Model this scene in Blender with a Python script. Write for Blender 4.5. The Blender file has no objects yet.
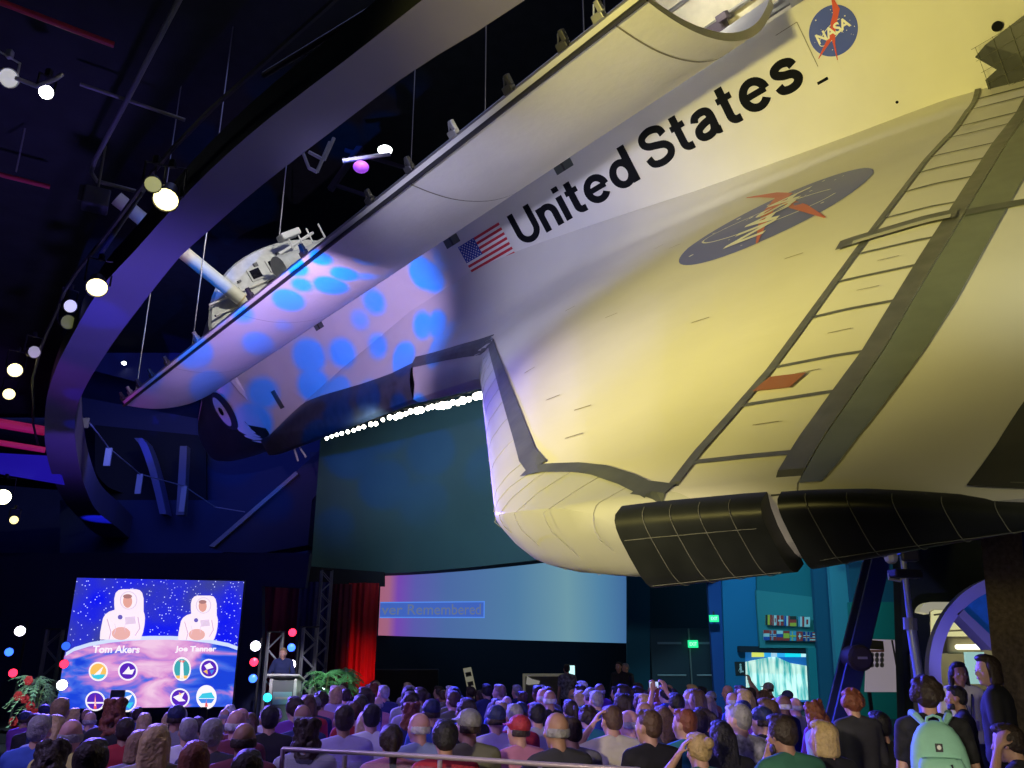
import bpy, bmesh, math, random
from mathutils import Vector, Matrix
random.seed(7)
PI = math.pi
SC = bpy.context.scene
COL = SC.collection

# ------------------------------------------------------------------ camera
FPX, PITCH, EYE = 838.6, math.radians(18.3), 1.75
cam_data = bpy.data.cameras.new('camera')
cam_data.sensor_width = 36.0
cam_data.lens = FPX / 1024 * 36.0
cam_data.clip_end = 300
camera = bpy.data.objects.new('camera', cam_data)
COL.objects.link(camera)
camera.location = (0, 0, EYE)
camera.rotation_euler = (PI / 2 + PITCH, 0, 0)
SC.camera = camera

# ------------------------------------------------------------------ world, exposure
w = bpy.data.worlds.new('world'); SC.world = w
w.use_nodes = True
w.node_tree.nodes['Background'].inputs[0].default_value = (0.010, 0.014, 0.06, 1)
w.node_tree.nodes['Background'].inputs[1].default_value = 0.5
vs = SC.view_settings
vs.view_transform = 'Standard'; vs.look = 'None'; vs.gamma = 1.0; vs.use_curve_mapping = False
vs.exposure = 0.0

def light(name, kind, loc, target, energy, color, size=0.3, angle=60, blend=0.4, size_y=None, gobo=None):
    d = bpy.data.lights.new(name, kind)
    d.energy = energy; d.color = color
    if kind == 'SPOT':
        d.spot_size = math.radians(angle); d.spot_blend = blend; d.shadow_soft_size = size
    elif kind == 'AREA':
        d.size = size
        if size_y: d.shape = 'RECTANGLE'; d.size_y = size_y
    else:
        d.shadow_soft_size = size
    o = bpy.data.objects.new(name, d); COL.objects.link(o)
    o.location = loc
    if target is not None:
        o.rotation_euler = (Vector(target) - Vector(loc)).to_track_quat('-Z', 'Y').to_euler()
    if gobo: gobo(d)
    return o

def gobo_blobs(scale, lo, hi, c_in, c_out, seed):
    """a patterned gobo wheel in front of a stage lamp: soft round spots of one colour over another"""
    def f(d):
        d.use_nodes = True
        nt = d.node_tree; n = nt.nodes; l = nt.links
        em = n['Emission']
        tc = n.new('ShaderNodeTexCoord')
        sep = n.new('ShaderNodeSeparateXYZ'); l.new(tc.outputs['Normal'], sep.inputs[0])
        cmb = n.new('ShaderNodeCombineXYZ')
        for i, ax in enumerate('XY'):
            dv = n.new('ShaderNodeMath'); dv.operation = 'DIVIDE'
            l.new(sep.outputs[ax], dv.inputs[0]); l.new(sep.outputs['Z'], dv.inputs[1])
            l.new(dv.outputs[0], cmb.inputs[i])
        cmb.inputs[2].default_value = seed
        vo = n.new('ShaderNodeTexVoronoi'); vo.inputs['Scale'].default_value = scale
        vo.inputs['Randomness'].default_value = 0.8
        l.new(cmb.outputs[0], vo.inputs['Vector'])
        cr = n.new('ShaderNodeValToRGB')
        e = cr.color_ramp.elements
        e[0].position = lo; e[0].color = (*c_in, 1); e[1].position = hi; e[1].color = (*c_out, 1)
        l.new(vo.outputs['Distance'], cr.inputs[0]); l.new(cr.outputs[0], em.inputs[0])
    return f

# ------------------------------------------------------------------ lamps of the hall and unseen fills
# unseen warm floods, added low at the front left for the orbiter's side and wing
light('warm_flood', 'SPOT', (-6.0, 1.2, 2.3), (6.2, 8.8, 7.9), 5900, (1, .84, .22), size=.35, angle=50, blend=.9)
light('warm_flood', 'SPOT', (-6.0, 2.5, 4.2), (.9, 7.4, 3.9), 950, (1, .87, .27), size=.3, angle=40, blend=.9)
light('warm_wash', 'SPOT', (2.4, -.6, 4.0), (3.8, 4.2, 3.2), 110, (1, .85, .27), size=.5, angle=95, blend=.9)  # unseen warm fill added for the elevons
light('cool_wash', 'SPOT', (-5.5, 6.5, 5.0), (2.2, 13.6, 8.4), 1800, (.70, .68, 1.0), size=.4, angle=42, blend=.9)
light('blue_gobo', 'SPOT', (-3.6, 9.5, 4.8), (-4.7, 19.2, 9.6), 8600, (1, 1, 1), size=.02, angle=50, blend=.55,
      gobo=gobo_blobs(9.5, .40, .52, (.0, .15, 1.0), (.22, .15, .30), 3.3))
light('magenta_spot', 'SPOT', (-11, 9, 5.0), (-10.2, 21.4, 8.3), 1500, (.7, .05, 1.0), size=.1, angle=16, blend=.8)
# violet and blue washes on the building
light('violet_uplight', 'SPOT', (-5.5, 12.5, 1.6), (-8.0, 14.5, 8.0), 1300, (.27, .19, 1.0), size=.6, angle=95, blend=.9)
light('violet_uplight', 'SPOT', (-10.5, 24.0, 1.6), (-12.6, 25.0, 8.0), 1300, (.28, .14, 1.0), size=.6, angle=100, blend=.9)
light('dim_uplight', 'SPOT', (-2.0, 6.0, 3.0), (-1.0, 7.5, 8.0), 70, (.35, .55, .60), size=.8, angle=120, blend=.8)
for t, e, a in (((-7.9, 14.6, 8.0), 420, 9), ((-10.6, 19.8, 8.0), 260, 7), ((-12.0, 22.6, 8.0), 260, 7), ((-18.9, 38.8, 8.0), 1500, 13)):
    light('blue_spill', 'SPOT', (t[0] + 1.5, t[1] - 5.5, 1.2), t, e * 4, (.02, .03, 1.0), size=.05, angle=a, blend=.5)
light('drum_wash', 'SPOT', (-3.5, 17.0, 6.2), (-.6, 28, 7.6), 2600, (.55, .85, 1.0), size=.3, angle=60, blend=.9)
light('bay_lamp', 'SPOT', (3.2, 9.2, 16.5), (6.0, 11.6, 11.2), 2600, (1, .95, .75), size=.3, angle=46, blend=.6)
light('cabin_lamp', 'SPOT', (-3.0, 16.0, 15.5), (-8.0, 24, 12.0), 2200, (1, .97, .85), size=.3, angle=50, blend=.6)
light('hall_blue', 'AREA', (-16, 32, 14), (-16, 50, 8), 700, (.12, .16, 1.0), size=10)
light('hall_fill', 'AREA', (-4, 14, 18.5), (-4, 15, 0), 350, (.35, .40, 1.0), size=12)
light('back_fill', 'AREA', (10, 30, 14), (8, 45, 2), 700, (.2, .6, .9), size=8)
# stage lamps over the audience, exhibit lights and unseen fills
light('crowd_blue', 'SPOT', (-9.0, 18.5, 5.5), (-3.8, 10.5, 1.2), 20000, (.16, .11, 1.0), size=.2, angle=62, blend=.6)
light('crowd_blue', 'SPOT', (-2.0, 20.0, 6.5), (2.4, 11.5, 1.2), 26000, (.06, .07, 1.0), size=.2, angle=38, blend=.6)
light('crowd_lavender', 'SPOT', (-7.0, 3.0, 7.4), (-2.5, 9.0, 1.2), 1700, (.50, .40, 1.0), size=.3, angle=70, blend=.8)
light('crowd_warm', 'SPOT', (-1.6, -.6, 2.5), (1.3, 6.8, .65), 1150, (1, .84, .64), size=.15, angle=36, blend=.7)  # unseen warm fill added behind the viewer for the nearest rows
light('stage_key', 'SPOT', (-3.5, 13.0, 5.5), (-5.3, 20.3, 1.6), 2200, (.9, .85, 1.0), size=.1, angle=13, blend=.6)
light('plant_key', 'SPOT', (-1.5, 14.0, 5.5), (-4.0, 19.4, 1.2), 1800, (.6, .9, .75), size=.1, angle=14, blend=.7)
light('plant_key', 'SPOT', (-8.5, 12.0, 5.5), (-10.6, 18.6, 1.0), 2200, (.6, .85, .9), size=.1, angle=16, blend=.7)
light('curtain_red', 'SPOT', (-4.3, 26.4, .4), (-4.75, 28.0, 1.6), 110, (1, .08, .06), size=.1, angle=42, blend=.8)
light('exhibit_blue', 'SPOT', (5.5, 24.0, 6.0), (9.0, 31.5, 3.5), 1500, (.25, .75, 1.0), size=.2, angle=70, blend=.7)
light('exhibit_teal', 'SPOT', (8.0, 20.0, 5.0), (13.0, 28.8, 2.5), 900, (.2, .95, .85), size=.2, angle=60, blend=.7)
light('arch_violet', 'SPOT', (6.2, 11.0, 1.0), (7.0, 13.0, 2.2), 130, (.38, .34, 1.0), size=.1, angle=60, blend=.6)
light('room_lamp', 'POINT', (10.4, 19.2, 3.1), None, 90, (1, .92, .6), size=.2)
light('right_dim', 'SPOT', (3.0, 2.0, 4.8), (6.0, 9.0, 2.4), 80, (.85, .90, .75), size=.3, angle=90, blend=.8)
light('right_warm', 'SPOT', (1.2, -.2, 2.1), (3.1, 6.2, .9), 260, (1, .93, .75), size=.3, angle=34, blend=.9)  # unseen fill added to brighten the people at the right
light('cool_underwash', 'SPOT', (-1.5, 4.0, 2.6), (3.2, 12.2, 9.2), 430, (.42, .46, 1.0), size=.3, angle=42, blend=.9)  # unseen cool fill added for the shade under the open door
light('bay_fill', 'POINT', (2.46, 10.03, 11.25), None, 70, (1, .94, .78), size=.05)  # unseen point light added behind the door edge to brighten the bay


# ------------------------------------------------------------------ materials
_M = {}
def M(name, color=(.5, .5, .5), rough=.6, metal=0., emit=None, es=1., var=0., vscale=4., bump=0., bscale=60., spec=.5, alpha=1., objcol=False):
    if name in _M: return _M[name]
    m = bpy.data.materials.new(name); m.use_nodes = True
    nt = m.node_tree; n = nt.nodes; l = nt.links
    b = n['Principled BSDF']
    b.inputs['Base Color'].default_value = (*color, 1)
    b.inputs['Roughness'].default_value = rough
    b.inputs['Metallic'].default_value = metal
    b.inputs['Specular IOR Level'].default_value = spec
    b.inputs['Alpha'].default_value = alpha
    src = None
    if objcol:
        oi = n.new('ShaderNodeObjectInfo'); src = oi.outputs['Color']
        l.new(src, b.inputs['Base Color'])
    if var > 0:
        tc = n.new('ShaderNodeTexCoord'); no = n.new('ShaderNodeTexNoise')
        no.inputs['Scale'].default_value = vscale; no.inputs['Detail'].default_value = 4
        l.new(tc.outputs['Object'], no.inputs['Vector'])
        mp = n.new('ShaderNodeMapRange')
        mp.inputs[1].default_value = .3; mp.inputs[2].default_value = .7
        mp.inputs[3].default_value = 1 - var; mp.inputs[4].default_value = 1 + var
        l.new(no.outputs[0], mp.inputs[0])
        mx = n.new('ShaderNodeVectorMath'); mx.operation = 'SCALE'
        if src is not None: l.new(src, mx.inputs[0])
        else: mx.inputs[0].default_value = color
        l.new(mp.outputs[0], mx.inputs['Scale'])
        l.new(mx.outputs[0], b.inputs['Base Color'])
    if bump > 0:
        tc = n.new('ShaderNodeTexCoord'); no = n.new('ShaderNodeTexNoise')
        no.inputs['Scale'].default_value = bscale
        l.new(tc.outputs['Object'], no.inputs['Vector'])
        bp = n.new('ShaderNodeBump'); bp.inputs['Strength'].default_value = bump
        bp.inputs['Distance'].default_value = 0.02
        l.new(no.outputs[0], bp.inputs['Height']); l.new(bp.outputs[0], b.inputs['Normal'])
    if emit is not None:
        b.inputs['Emission Color'].default_value = (*emit, 1)
        b.inputs['Emission Strength'].default_value = es
    _M[name] = m
    return m

# ------------------------------------------------------------------ mesh helpers
class MB:
    """collects shapes; build() links them as one mesh object"""
    def __init__(s): s.v = []; s.f = []; s.mi = []; s.cur = 0
    def add(s, vs_, fs_):
        k = len(s.v); s.v += [tuple(v) for v in vs_]
        s.f += [tuple(i + k for i in f) for f in fs_]; s.mi += [s.cur] * len(fs_)
        return s
    def box(s, c, d, rz=0., rot=None, bev=0.):
        x, y, z = d[0] / 2, d[1] / 2, d[2] / 2
        if bev > 0:
            b = min(bev, x * .9, y * .9, z * .9)
            bm = bmesh.new(); bmesh.ops.create_cube(bm, size=1)
            bmesh.ops.scale(bm, vec=(d[0], d[1], d[2]), verts=bm.verts)
            bmesh.ops.bevel(bm, geom=bm.edges[:], offset=b, segments=2, affect='EDGES', profile=.5)
            V = [v.co.copy() for v in bm.verts]; bm.verts.index_update()
            F = [[v.index for v in f.verts] for f in bm.faces]; bm.free()
        else:
            V = [Vector((i * x, j * y, k * z)) for k in (-1, 1) for j in (-1, 1) for i in (-1, 1)]
            F = [(0, 2, 3, 1), (4, 5, 7, 6), (0, 1, 5, 4), (2, 6, 7, 3), (0, 4, 6, 2), (1, 3, 7, 5)]
        R = rot if rot is not None else Matrix.Rotation(rz, 3, 'Z')
        return s.add([R @ v + Vector(c) for v in V], F)
    def tube(s, pts, r, n=8, cap=True):
        pts = [Vector(p) for p in pts]
        rs = r if isinstance(r, (list, tuple)) else [r] * len(pts)
        V, F = [], []
        up = None
        for i, p in enumerate(pts):
            a = pts[max(i - 1, 0)]; b = pts[min(i + 1, len(pts) - 1)]
            t = (b - a)
            if t.length < 1e-9: t = Vector((0, 0, 1))
            t.normalize()
            if up is None or abs(up.dot(t)) > .98:
                up = Vector((0, 0, 1)) if abs(t.z) < .9 else Vector((1, 0, 0))
            u = t.cross(up).normalized(); vv = u.cross(t).normalized(); up = vv
            for k in range(n):
                an = 2 * PI * k / n
                V.append(p + (u * math.cos(an) + vv * math.sin(an)) * rs[i])
        for i in range(len(pts) - 1):
            for k in range(n):
                F.append((i * n + k, i * n + (k + 1) % n, (i + 1) * n + (k + 1) % n, (i + 1) * n + k))
        if cap:
            F.append(tuple(reversed(range(n)))); F.append(tuple((len(pts) - 1) * n + k for k in range(n)))
        return s.add(V, F)
    def ball(s, c, r, nu=12, nv=8, sc=(1, 1, 1), rot=None):
        V, F = [], []
        c = Vector(c)
        for j in range(nv + 1):
            ph = PI * j / nv
            for i in range(nu):
                th = 2 * PI * i / nu
                q = Vector((r * sc[0] * math.sin(ph) * math.cos(th), r * sc[1] * math.sin(ph) * math.sin(th), r * sc[2] * math.cos(ph)))
                if rot is not None: q = rot @ q
                V.append(c + q)
        for j in range(nv):
            for i in range(nu):
                F.append((j * nu + i, j * nu + (i + 1) % nu, (j + 1) * nu + (i + 1) % nu, (j + 1) * nu + i))
        return s.add(V, F)
    def grid(s, rows, closed=False):
        n = len(rows[0]); V = [p for r in rows for p in r]; F = []
        for i in range(len(rows) - 1):
            for j in range(n if closed else n - 1):
                F.append((i * n + j, i * n + (j + 1) % n, (i + 1) * n + (j + 1) % n, (i + 1) * n + j))
        return s.add(V, F)
    def poly(s, pts): return s.add(pts, [tuple(range(len(pts)))])
    def prism(s, pts, d):
        """polygon pts pushed by vector d"""
        n = len(pts); d = Vector(d)
        V = [Vector(p) for p in pts] + [Vector(p) + d for p in pts]
        F = [tuple(range(n)), tuple(reversed(range(n, 2 * n)))] + [(i, (i + 1) % n, n + (i + 1) % n, n + i) for i in range(n)]
        return s.add(V, F)
    def lathe(s, c, prof, n=16, axis='Z', rot=None):
        c = Vector(c); rows = []
        for r, z in prof:
            row = []
            for k in range(n):
                a = 2 * PI * k / n
                q = Vector((r * math.cos(a), r * math.sin(a), z))
                if rot is not None: q = rot @ q
                row.append(c + q)
            rows.append(row)
        return s.grid(rows, closed=True)
    def build(s, name, mat, parent=None, smooth=False, recalc=True, weld=0.):
        me = bpy.data.meshes.new(name)
        me.from_pydata(s.v, [], s.f)
        mats = mat if isinstance(mat, (list, tuple)) else [mat]
        for m in mats: me.materials.append(m)
        for p, i in zip(me.polygons, s.mi):
            p.material_index = i
            p.use_smooth = smooth
        if recalc or weld:
            bm = bmesh.new(); bm.from_mesh(me)
            if weld: bmesh.ops.remove_doubles(bm, verts=bm.verts, dist=weld)
            bmesh.ops.recalc_face_normals(bm, faces=bm.faces)
            bm.to_mesh(me); bm.free()
        if smooth:
            me.set_sharp_from_angle(angle=math.radians(40))
        o = bpy.data.objects.new(name, me); COL.objects.link(o)
        if parent is not None: o.parent = parent
        return o

def tag(o, label=None, cat=None, group=None, kind=None):
    if label: o['label'] = label
    if cat: o['category'] = cat
    if group: o['group'] = group
    if kind: o['kind'] = kind
    return o
def thing(name, label, cat, loc=(0, 0, 0), rz=0., group=None):
    o = bpy.data.objects.new(name, None); COL.objects.link(o)
    o.location = loc; o.rotation_euler = (0, 0, rz); o.empty_display_size = .2
    return tag(o, label, cat, group)
def struct(o, label=None): return tag(o, label, kind='structure')
def copy_tree(o, parent=None):
    c = o.copy(); COL.objects.link(c)
    if parent is not None: c.parent = parent
    for ch in list(o.children): copy_tree(ch, c)
    return c

def at(px, py, y):
    """the point of the hall seen at photo pixel (px, py) at distance y from the viewer"""
    dx, dz, dy = (px - 512) / FPX, -(py - 384) / FPX, 1.
    wy = dy * math.cos(PITCH) - dz * math.sin(PITCH); wz = dy * math.sin(PITCH) + dz * math.cos(PITCH)
    t = y / wy
    return Vector((dx * t, y, EYE + wz * t))
def atz(px, py, z):
    a = at(px, py, 1.) - Vector((0, 0, EYE))
    return Vector((0, 0, EYE)) + a * ((z - EYE) / a.z)

def text_tris(body, bold=0.0, shear=0., spacing=1.):
    """text as triangles in 2D, baseline at 0; returns verts, faces and bounds"""
    cu = bpy.data.curves.new('lettering', 'FONT')
    cu.body = body; cu.size = 1; cu.offset = bold; cu.shear = shear; cu.space_character = spacing
    cu.resolution_u = 4
    o = bpy.data.objects.new('lettering', cu); COL.objects.link(o)
    bpy.context.view_layer.update()
    dg = bpy.context.evaluated_depsgraph_get()
    me = o.evaluated_get(dg).to_mesh()
    V = [(v.co.x, v.co.y) for v in me.vertices]; F = [tuple(p.vertices) for p in me.polygons]
    o.evaluated_get(dg).to_mesh_clear()
    bpy.data.objects.remove(o); bpy.data.curves.remove(cu)
    xs = [v[0] for v in V]; ys = [v[1] for v in V]
    return V, F, (min(xs), max(xs), min(ys), max(ys))
def text_on(mb, body, fn, x0, x1, y0, y1, **k):
    """lay text into the rectangle x0..x1, y0..y1 of the surface fn(u, v)"""
    V, F, (a, b, c, d) = text_tris(body, **k)
    mb.add([fn(x0 + (x1 - x0) * (u - a) / (b - a), y0 + (y1 - y0) * (v - c) / (d - c)) for u, v in V], F)
def disc2(cx, cy, r, n=40, ry=None, rot=0.):
    ry = ry or r; c, s_ = math.cos(rot), math.sin(rot)
    out = []
    for k in range(n):
        a = 2 * PI * k / n; x, y = r * math.cos(a), ry * math.sin(a)
        out.append((cx + c * x - s_ * y, cy + s_ * x + c * y))
    return out
def fan(mb, fn, poly, rings=1):
    """fill a convex outline on a curved surface with rings of quads"""
    cx = sum(p[0] for p in poly) / len(poly); cy = sum(p[1] for p in poly) / len(poly)
    rows = []
    for k in range(rings + 1):
        t = max(k / rings, 1e-4)
        rows.append([fn(cx + (p[0] - cx) * t, cy + (p[1] - cy) * t) for p in poly])
    mb.grid(rows, closed=True)
def ring2(mb, fn, cx, cy, r, ry, wd, rot=0., n=40, a0=0., a1=2 * PI):
    c, s_ = math.cos(rot), math.sin(rot); rows = []
    for k in range(n + 1):
        a = a0 + (a1 - a0) * k / n
        row = []
        for d in (-wd / 2, wd / 2):
            x, y = (r + d) * math.cos(a), (ry + d) * math.sin(a)
            row.append(fn(cx + c * x - s_ * y, cy + s_ * x + c * y))
        rows.append(row)
    mb.grid(rows)

# ================================================================== the orbiter
# body stations in inches: X aft, Y port, Z up, turned about 43 degrees towards the floor
def B(X, Y, Z): return Vector(((X - 1000) * .0254, -Y * .0254, (Z - 290) * .0254))
ship = thing('space_shuttle', 'huge white orbiter hung tilted over the crowd, payload bay door open', 'spacecraft')
ship.matrix_world = Matrix(((0.65430235, 0.58596748, -0.47804869, 1.85254668), (-0.75578197, 0.52851475, -0.38660803, 17.49986433),
                            (0.02611605, 0.61425912, 0.7886721, 9.33159654), (0, 0, 0, 1)))
BLANKET = M('white_blanket', (.74, .73, .68), .75, var=.05, vscale=.9, bump=.25, bscale=9)
WINGWHITE = M('wing_white', (.70, .69, .64), .62, var=.05, vscale=.7, bump=.12, bscale=6)
RCC = M('carbon_edge', (.52, .53, .46), .33, var=.06, vscale=2.)
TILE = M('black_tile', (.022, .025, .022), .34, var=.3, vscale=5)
BAND = M('grey_tile_band', (.085, .095, .085), .5, var=.3, vscale=4)
PAINTBLACK = M('black_paint', (.004, .005, .008), .8, spec=.15)
NAVY = M('emblem_blue', (.02, .06, .50), .5)
EMRED = M('emblem_red', (.62, .05, .03), .5)
EMWHITE = M('emblem_white', (.85, .85, .80), .5)
WINGBLUE = M('wing_emblem_blue', (.11, .13, .44), .45)
WINGRED = M('wing_emblem_red', (.60, .13, .08), .45)
BAYMETAL = M('bay_lining', (.62, .60, .50), .6, var=.15, vscale=8)
CABWHITE = M('cabin_white', (.62, .62, .58), .6, var=.12, vscale=5)
DARKMETAL = M('dark_metal', (.06, .06, .065), .45, metal=.5)
STEEL = M('steel', (.45, .45, .43), .35, metal=.8)
GLASSDK = M('dark_glass', (.01, .01, .015), .08)
SEAM = M('seam_line', (.22, .20, .15), .7)

# ---- fuselage
def interp(x, T):
    if x <= T[0][0]: return T[0][1:]
    for a, b in zip(T, T[1:]):
        if x <= b[0]:
            t = (x - a[0]) / (b[0] - a[0]); return tuple(p + (q - p) * t for p, q in zip(a[1:], b[1:]))
    return T[-1][1:]
NOSE = [(235, 1, 343, 347), (238, 9, 336, 355), (248, 21, 327, 365), (265, 34, 319, 376), (300, 52, 310, 392), (345, 68, 305, 408), (390, 81, 302, 423),
        (430, 91, 300, 438), (452, 96, 299, 458), (480, 101, 298, 486), (510, 104, 297, 497), (545, 106, 296, 503), (582, 107, 295, 508)]
rows = []
for X in [235, 236, 238, 242, 248, 256, 265, 280, 300, 320, 345, 368, 390, 410, 430, 442, 452, 466, 480, 495, 510, 530, 545, 565, 582]:
    wd, zb, zt = interp(X, NOSE); zm = zb + (zt - zb) * .42; row = []
    for k in range(48):
        a = 2 * PI * k / 48; c, s = math.cos(a), math.sin(a)
        e = 2 / 3.4 if s < 0 else 2 / 2.25
        y = wd * math.copysign(abs(c) ** e, c); z = zm + (zt - zm if s > 0 else zm - zb) * math.copysign(abs(s) ** e, s)
        row.append(B(X, y, z))
    rows.append(row)
mb = MB(); mb.grid(rows, closed=True); mb.poly(rows[0])
fwd = mb.build('forward_fuselage', BLANKET, ship, smooth=True)
# dark heat tiles wrapped under the nose
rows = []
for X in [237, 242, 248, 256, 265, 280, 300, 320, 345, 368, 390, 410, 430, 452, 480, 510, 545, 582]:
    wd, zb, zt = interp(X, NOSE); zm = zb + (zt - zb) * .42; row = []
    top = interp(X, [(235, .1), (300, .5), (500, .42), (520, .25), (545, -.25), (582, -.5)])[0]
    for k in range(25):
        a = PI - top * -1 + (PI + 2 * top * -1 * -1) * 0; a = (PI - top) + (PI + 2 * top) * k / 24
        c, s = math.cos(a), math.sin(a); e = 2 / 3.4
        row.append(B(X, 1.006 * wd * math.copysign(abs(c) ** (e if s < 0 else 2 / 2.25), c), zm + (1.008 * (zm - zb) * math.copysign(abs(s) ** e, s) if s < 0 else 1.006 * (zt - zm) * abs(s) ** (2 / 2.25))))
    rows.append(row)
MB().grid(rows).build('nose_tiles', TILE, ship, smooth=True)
# mid body: a trough with the open payload bay
Xm = [582 + 725 * k / 30 for k in range(31)]
rows = []
for X in Xm:
    lf = max(0., min(11., 11 * (1060 - X) / 160))
    pts = [(105, 406), (107, 400), (107, 302 + lf), (103, 292 + lf), (94, 287 + lf), (60, 285 + lf), (0, 284 + lf), (-60, 285 + lf), (-94, 287 + lf), (-103, 292 + lf), (-107, 302 + lf), (-107, 400), (-105, 406), (-95, 406)]
    for k in range(17):
        a = PI + PI * k / 16; pts.append((92 * math.cos(a), 404 + 94 * math.sin(a)))
    pts.append((95, 406))
    rows.append([B(X, y, z) for y, z in pts])
mb = MB(); mb.grid(rows, closed=True)
mid = mb.build('mid_fuselage', BLANKET, ship, smooth=True)
# bay lining frames
mb = MB()
for X in range(620, 1307, 57):
    prev = [[B(X + dx, r * math.cos(a), 404 + r * 1.02 * math.sin(a)) for r in (91, 86)] for a in [PI + PI * k / 16 for k in range(17)] for dx in (0,)]
    nxt = [[B(X + 4, r * math.cos(a), 404 + r * 1.02 * math.sin(a)) for r in (91, 86)] for a in [PI + PI * k / 16 for k in range(17)]]
    mb.grid(prev); mb.grid(nxt); mb.grid([[p[1] for p in prev], [q[1] for q in nxt]])
mb.build('bay_frame', BAYMETAL, ship)
mb = MB(); random.seed(4)
for k in range(46):
    X = random.uniform(640, 1300); a = PI + random.uniform(.15, 1.) * PI; sgn = 1
    mb.box(B(X, 76 * math.cos(a), 404 + 76 * math.sin(a)), (random.uniform(.2, .9), random.uniform(.15, .5), random.uniform(.15, .45)), bev=.02)
mb.build('bay_equipment', M('bay_boxes', (.55, .52, .42), .5, var=.3, vscale=6), ship)
cg = MB().box(B(1240, -10, 436), (3.2, 3.0, 1.9), bev=.08).build('cargo_pallet', M('pallet_cream', (.66, .62, .48), .55, var=.15, vscale=3), ship)
random.seed(5)
for k in range(16):
    MB().box(B(1170 + k * 9, random.uniform(30, 62), random.uniform(412, 470)), (random.uniform(.1, .35), random.uniform(.1, .3), random.uniform(.08, .3)), bev=.015).build('pallet_box', M('pallet_dark', (.10, .08, .12), .5) if k % 3 else M('pallet_white', (.7, .68, .6), .5), cg)
for z in (430, 452, 468): MB().tube([B(1178, 52, z), B(1300, 52, z)], .035, 8).build('pallet_pipe', STEEL, cg)
MB().tube([B(620, 92, 412), B(1300, 92, 412)], .07, 8).build('bay_pipe', STEEL, ship)
# aft body
AFTS = [(1307, 107, 284, 508), (1330, 108, 284, 512), (1380, 112, 284, 520), (1440, 118, 284, 525), (1511, 124, 284, 528)]
rows = []
for X in [1307, 1315, 1330, 1350, 1380, 1410, 1440, 1475, 1511]:
    wd, zb, zt = interp(X, AFTS)
    prof = [(1, 302), (1, 420), (.985, 450), (.93, 478), (.8, 500), (.5, zt - 3), (0, zt)]
    pts = [(wd * a, z) for a, z in prof] + [(-wd * a, z) for a, z in prof[-2::-1]] + [(-wd + 4, 292), (-wd + 14, 286), (0, zb), (wd - 14, 286), (wd - 4, 292)]
    rows.append([B(X, y, z) for y, z in pts])
mb = MB(); mb.grid(rows, closed=True); mb.poly(rows[0]); mb.poly(rows[-1])
mb.build('aft_fuselage', BLANKET, ship, smooth=True)
# seal ring around the aft end of the bay
rows = [[B(1303 + 7 * math.cos(b), (101 + 5 * math.cos(c)) * math.cos(a) * 1.06, 406 + (101 + 5 * math.cos(c)) * math.sin(a)) for b, c in ((0, 0), (PI / 2, PI / 2), (PI, PI), (0, 3 * PI / 2))] for a in [PI * k / 24 for k in range(25)]]
MB().grid(rows, closed=True).build('seal_ring', STEEL, ship, smooth=True)

# ---- wing surface
def le_x(Y):
    if Y < 179: return 551 + (Y - 105) / .158
    if Y < 440: return 840 + Y
    t = min((Y - 440) / 28.5, 1)
    return 1280 + 28.5 * t + 42 * t ** 3.2
def te_x(Y): return 1521 - .177 * Y
HT = [(0, 0), (.004, .12), (.012, .26), (.03, .46), (.07, .68), (.15, .9), (.25, 1), (.4, 1.02), (.55, .98), (.65, .92), (.72, .82), (.78, .66), (.85, .44), (1, .07)]
def lift(X): return max(0., min(12., 12 * (1060 - X) / 160))
def zroot(X): return interp(X, [(560, 322), (582, 323), (643, 333), (768, 350), (903, 366), (1003, 370), (1061, 364), (1124, 355), (1202, 343), (1296, 331), (1357, 325), (1387, 318)])[0]
def zu(X, Y):
    c = te_x(Y) - (840 + Y); t = (X - (840 + Y)) / c if c else 0
    H = interp(Y, [(105, 39), (144, 38), (175, 34), (229, 31), (318, 22), (407, 13), (450, 11), (468, 9)])[0]
    main = 297 - 11 * max(t, 0) + H * interp(t, HT)[0] if t > 0 else 290
    d = max((X - (551 + (Y - 105) / .158)) * .158, 0)        # inboard of the glove edge
    g = 299 + lift(X) * .3 + 26 * (1 - math.exp(-d / 9.)) - max(0, (X - 1100)) * .18
    if Y > 179: g -= (Y - 179) * 1.2
    k = 4.; m = max(main, g); z = m + k * math.log(math.exp((main - m) / k) + math.exp((g - m) / k)) - k * .69 * math.exp(-abs(main - g) / 8)
    if d < 2 and Y < 179: zz = 297 + lift(X) * .4; z = zz + (z - zz) * (d / 2) ** .5
    elif Y >= 179 and t < .004: z = 297
    if Y < 165 and X < 1392:
        zr = zroot(X)
        z += max(0, zr - z) * math.exp(-(max(Y - 107, 0) / 15.) ** 1.3)
    if Y > 465: z = 291 + (z - 291) * math.sqrt(max(0, 1 - ((Y - 465) / 3.4) ** 2))
    return z
def zl(X, Y):
    xl = le_x(Y); d = max(X - xl, 0)
    if Y < 179: d *= .16
    zb = 284 + interp(Y, [(105, 0), (300, -1), (468, 0)])[0]
    zb += lift(X)
    z = 297 + lift(X) * .4 + (zb - 297 - lift(X) * .4) * (1 - math.exp(-d / 3.)) if d < 40 else zb
    t = (X - 1387) / (te_x(Y) - 1387)
    if t > 0: z = zb + 4 * t
    if Y > 465: z = 291 + (z - 291) * math.sqrt(max(0, 1 - ((Y - 465) / 3.4) ** 2))
    return z
def xb(Y):
    """aft border of the leading edge pieces"""
    if Y < 143: return max(551 + (Y + 17 - 105) / .158, 600)
    if Y < 172: return 918 + (Y - 143) / 29 * 124
    return interp(Y, [(172, 1042), (437, 1302), (440, 1312), (446, 1327), (456, 1349), (463, 1359), (468.3, 1372)])[0]
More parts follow.
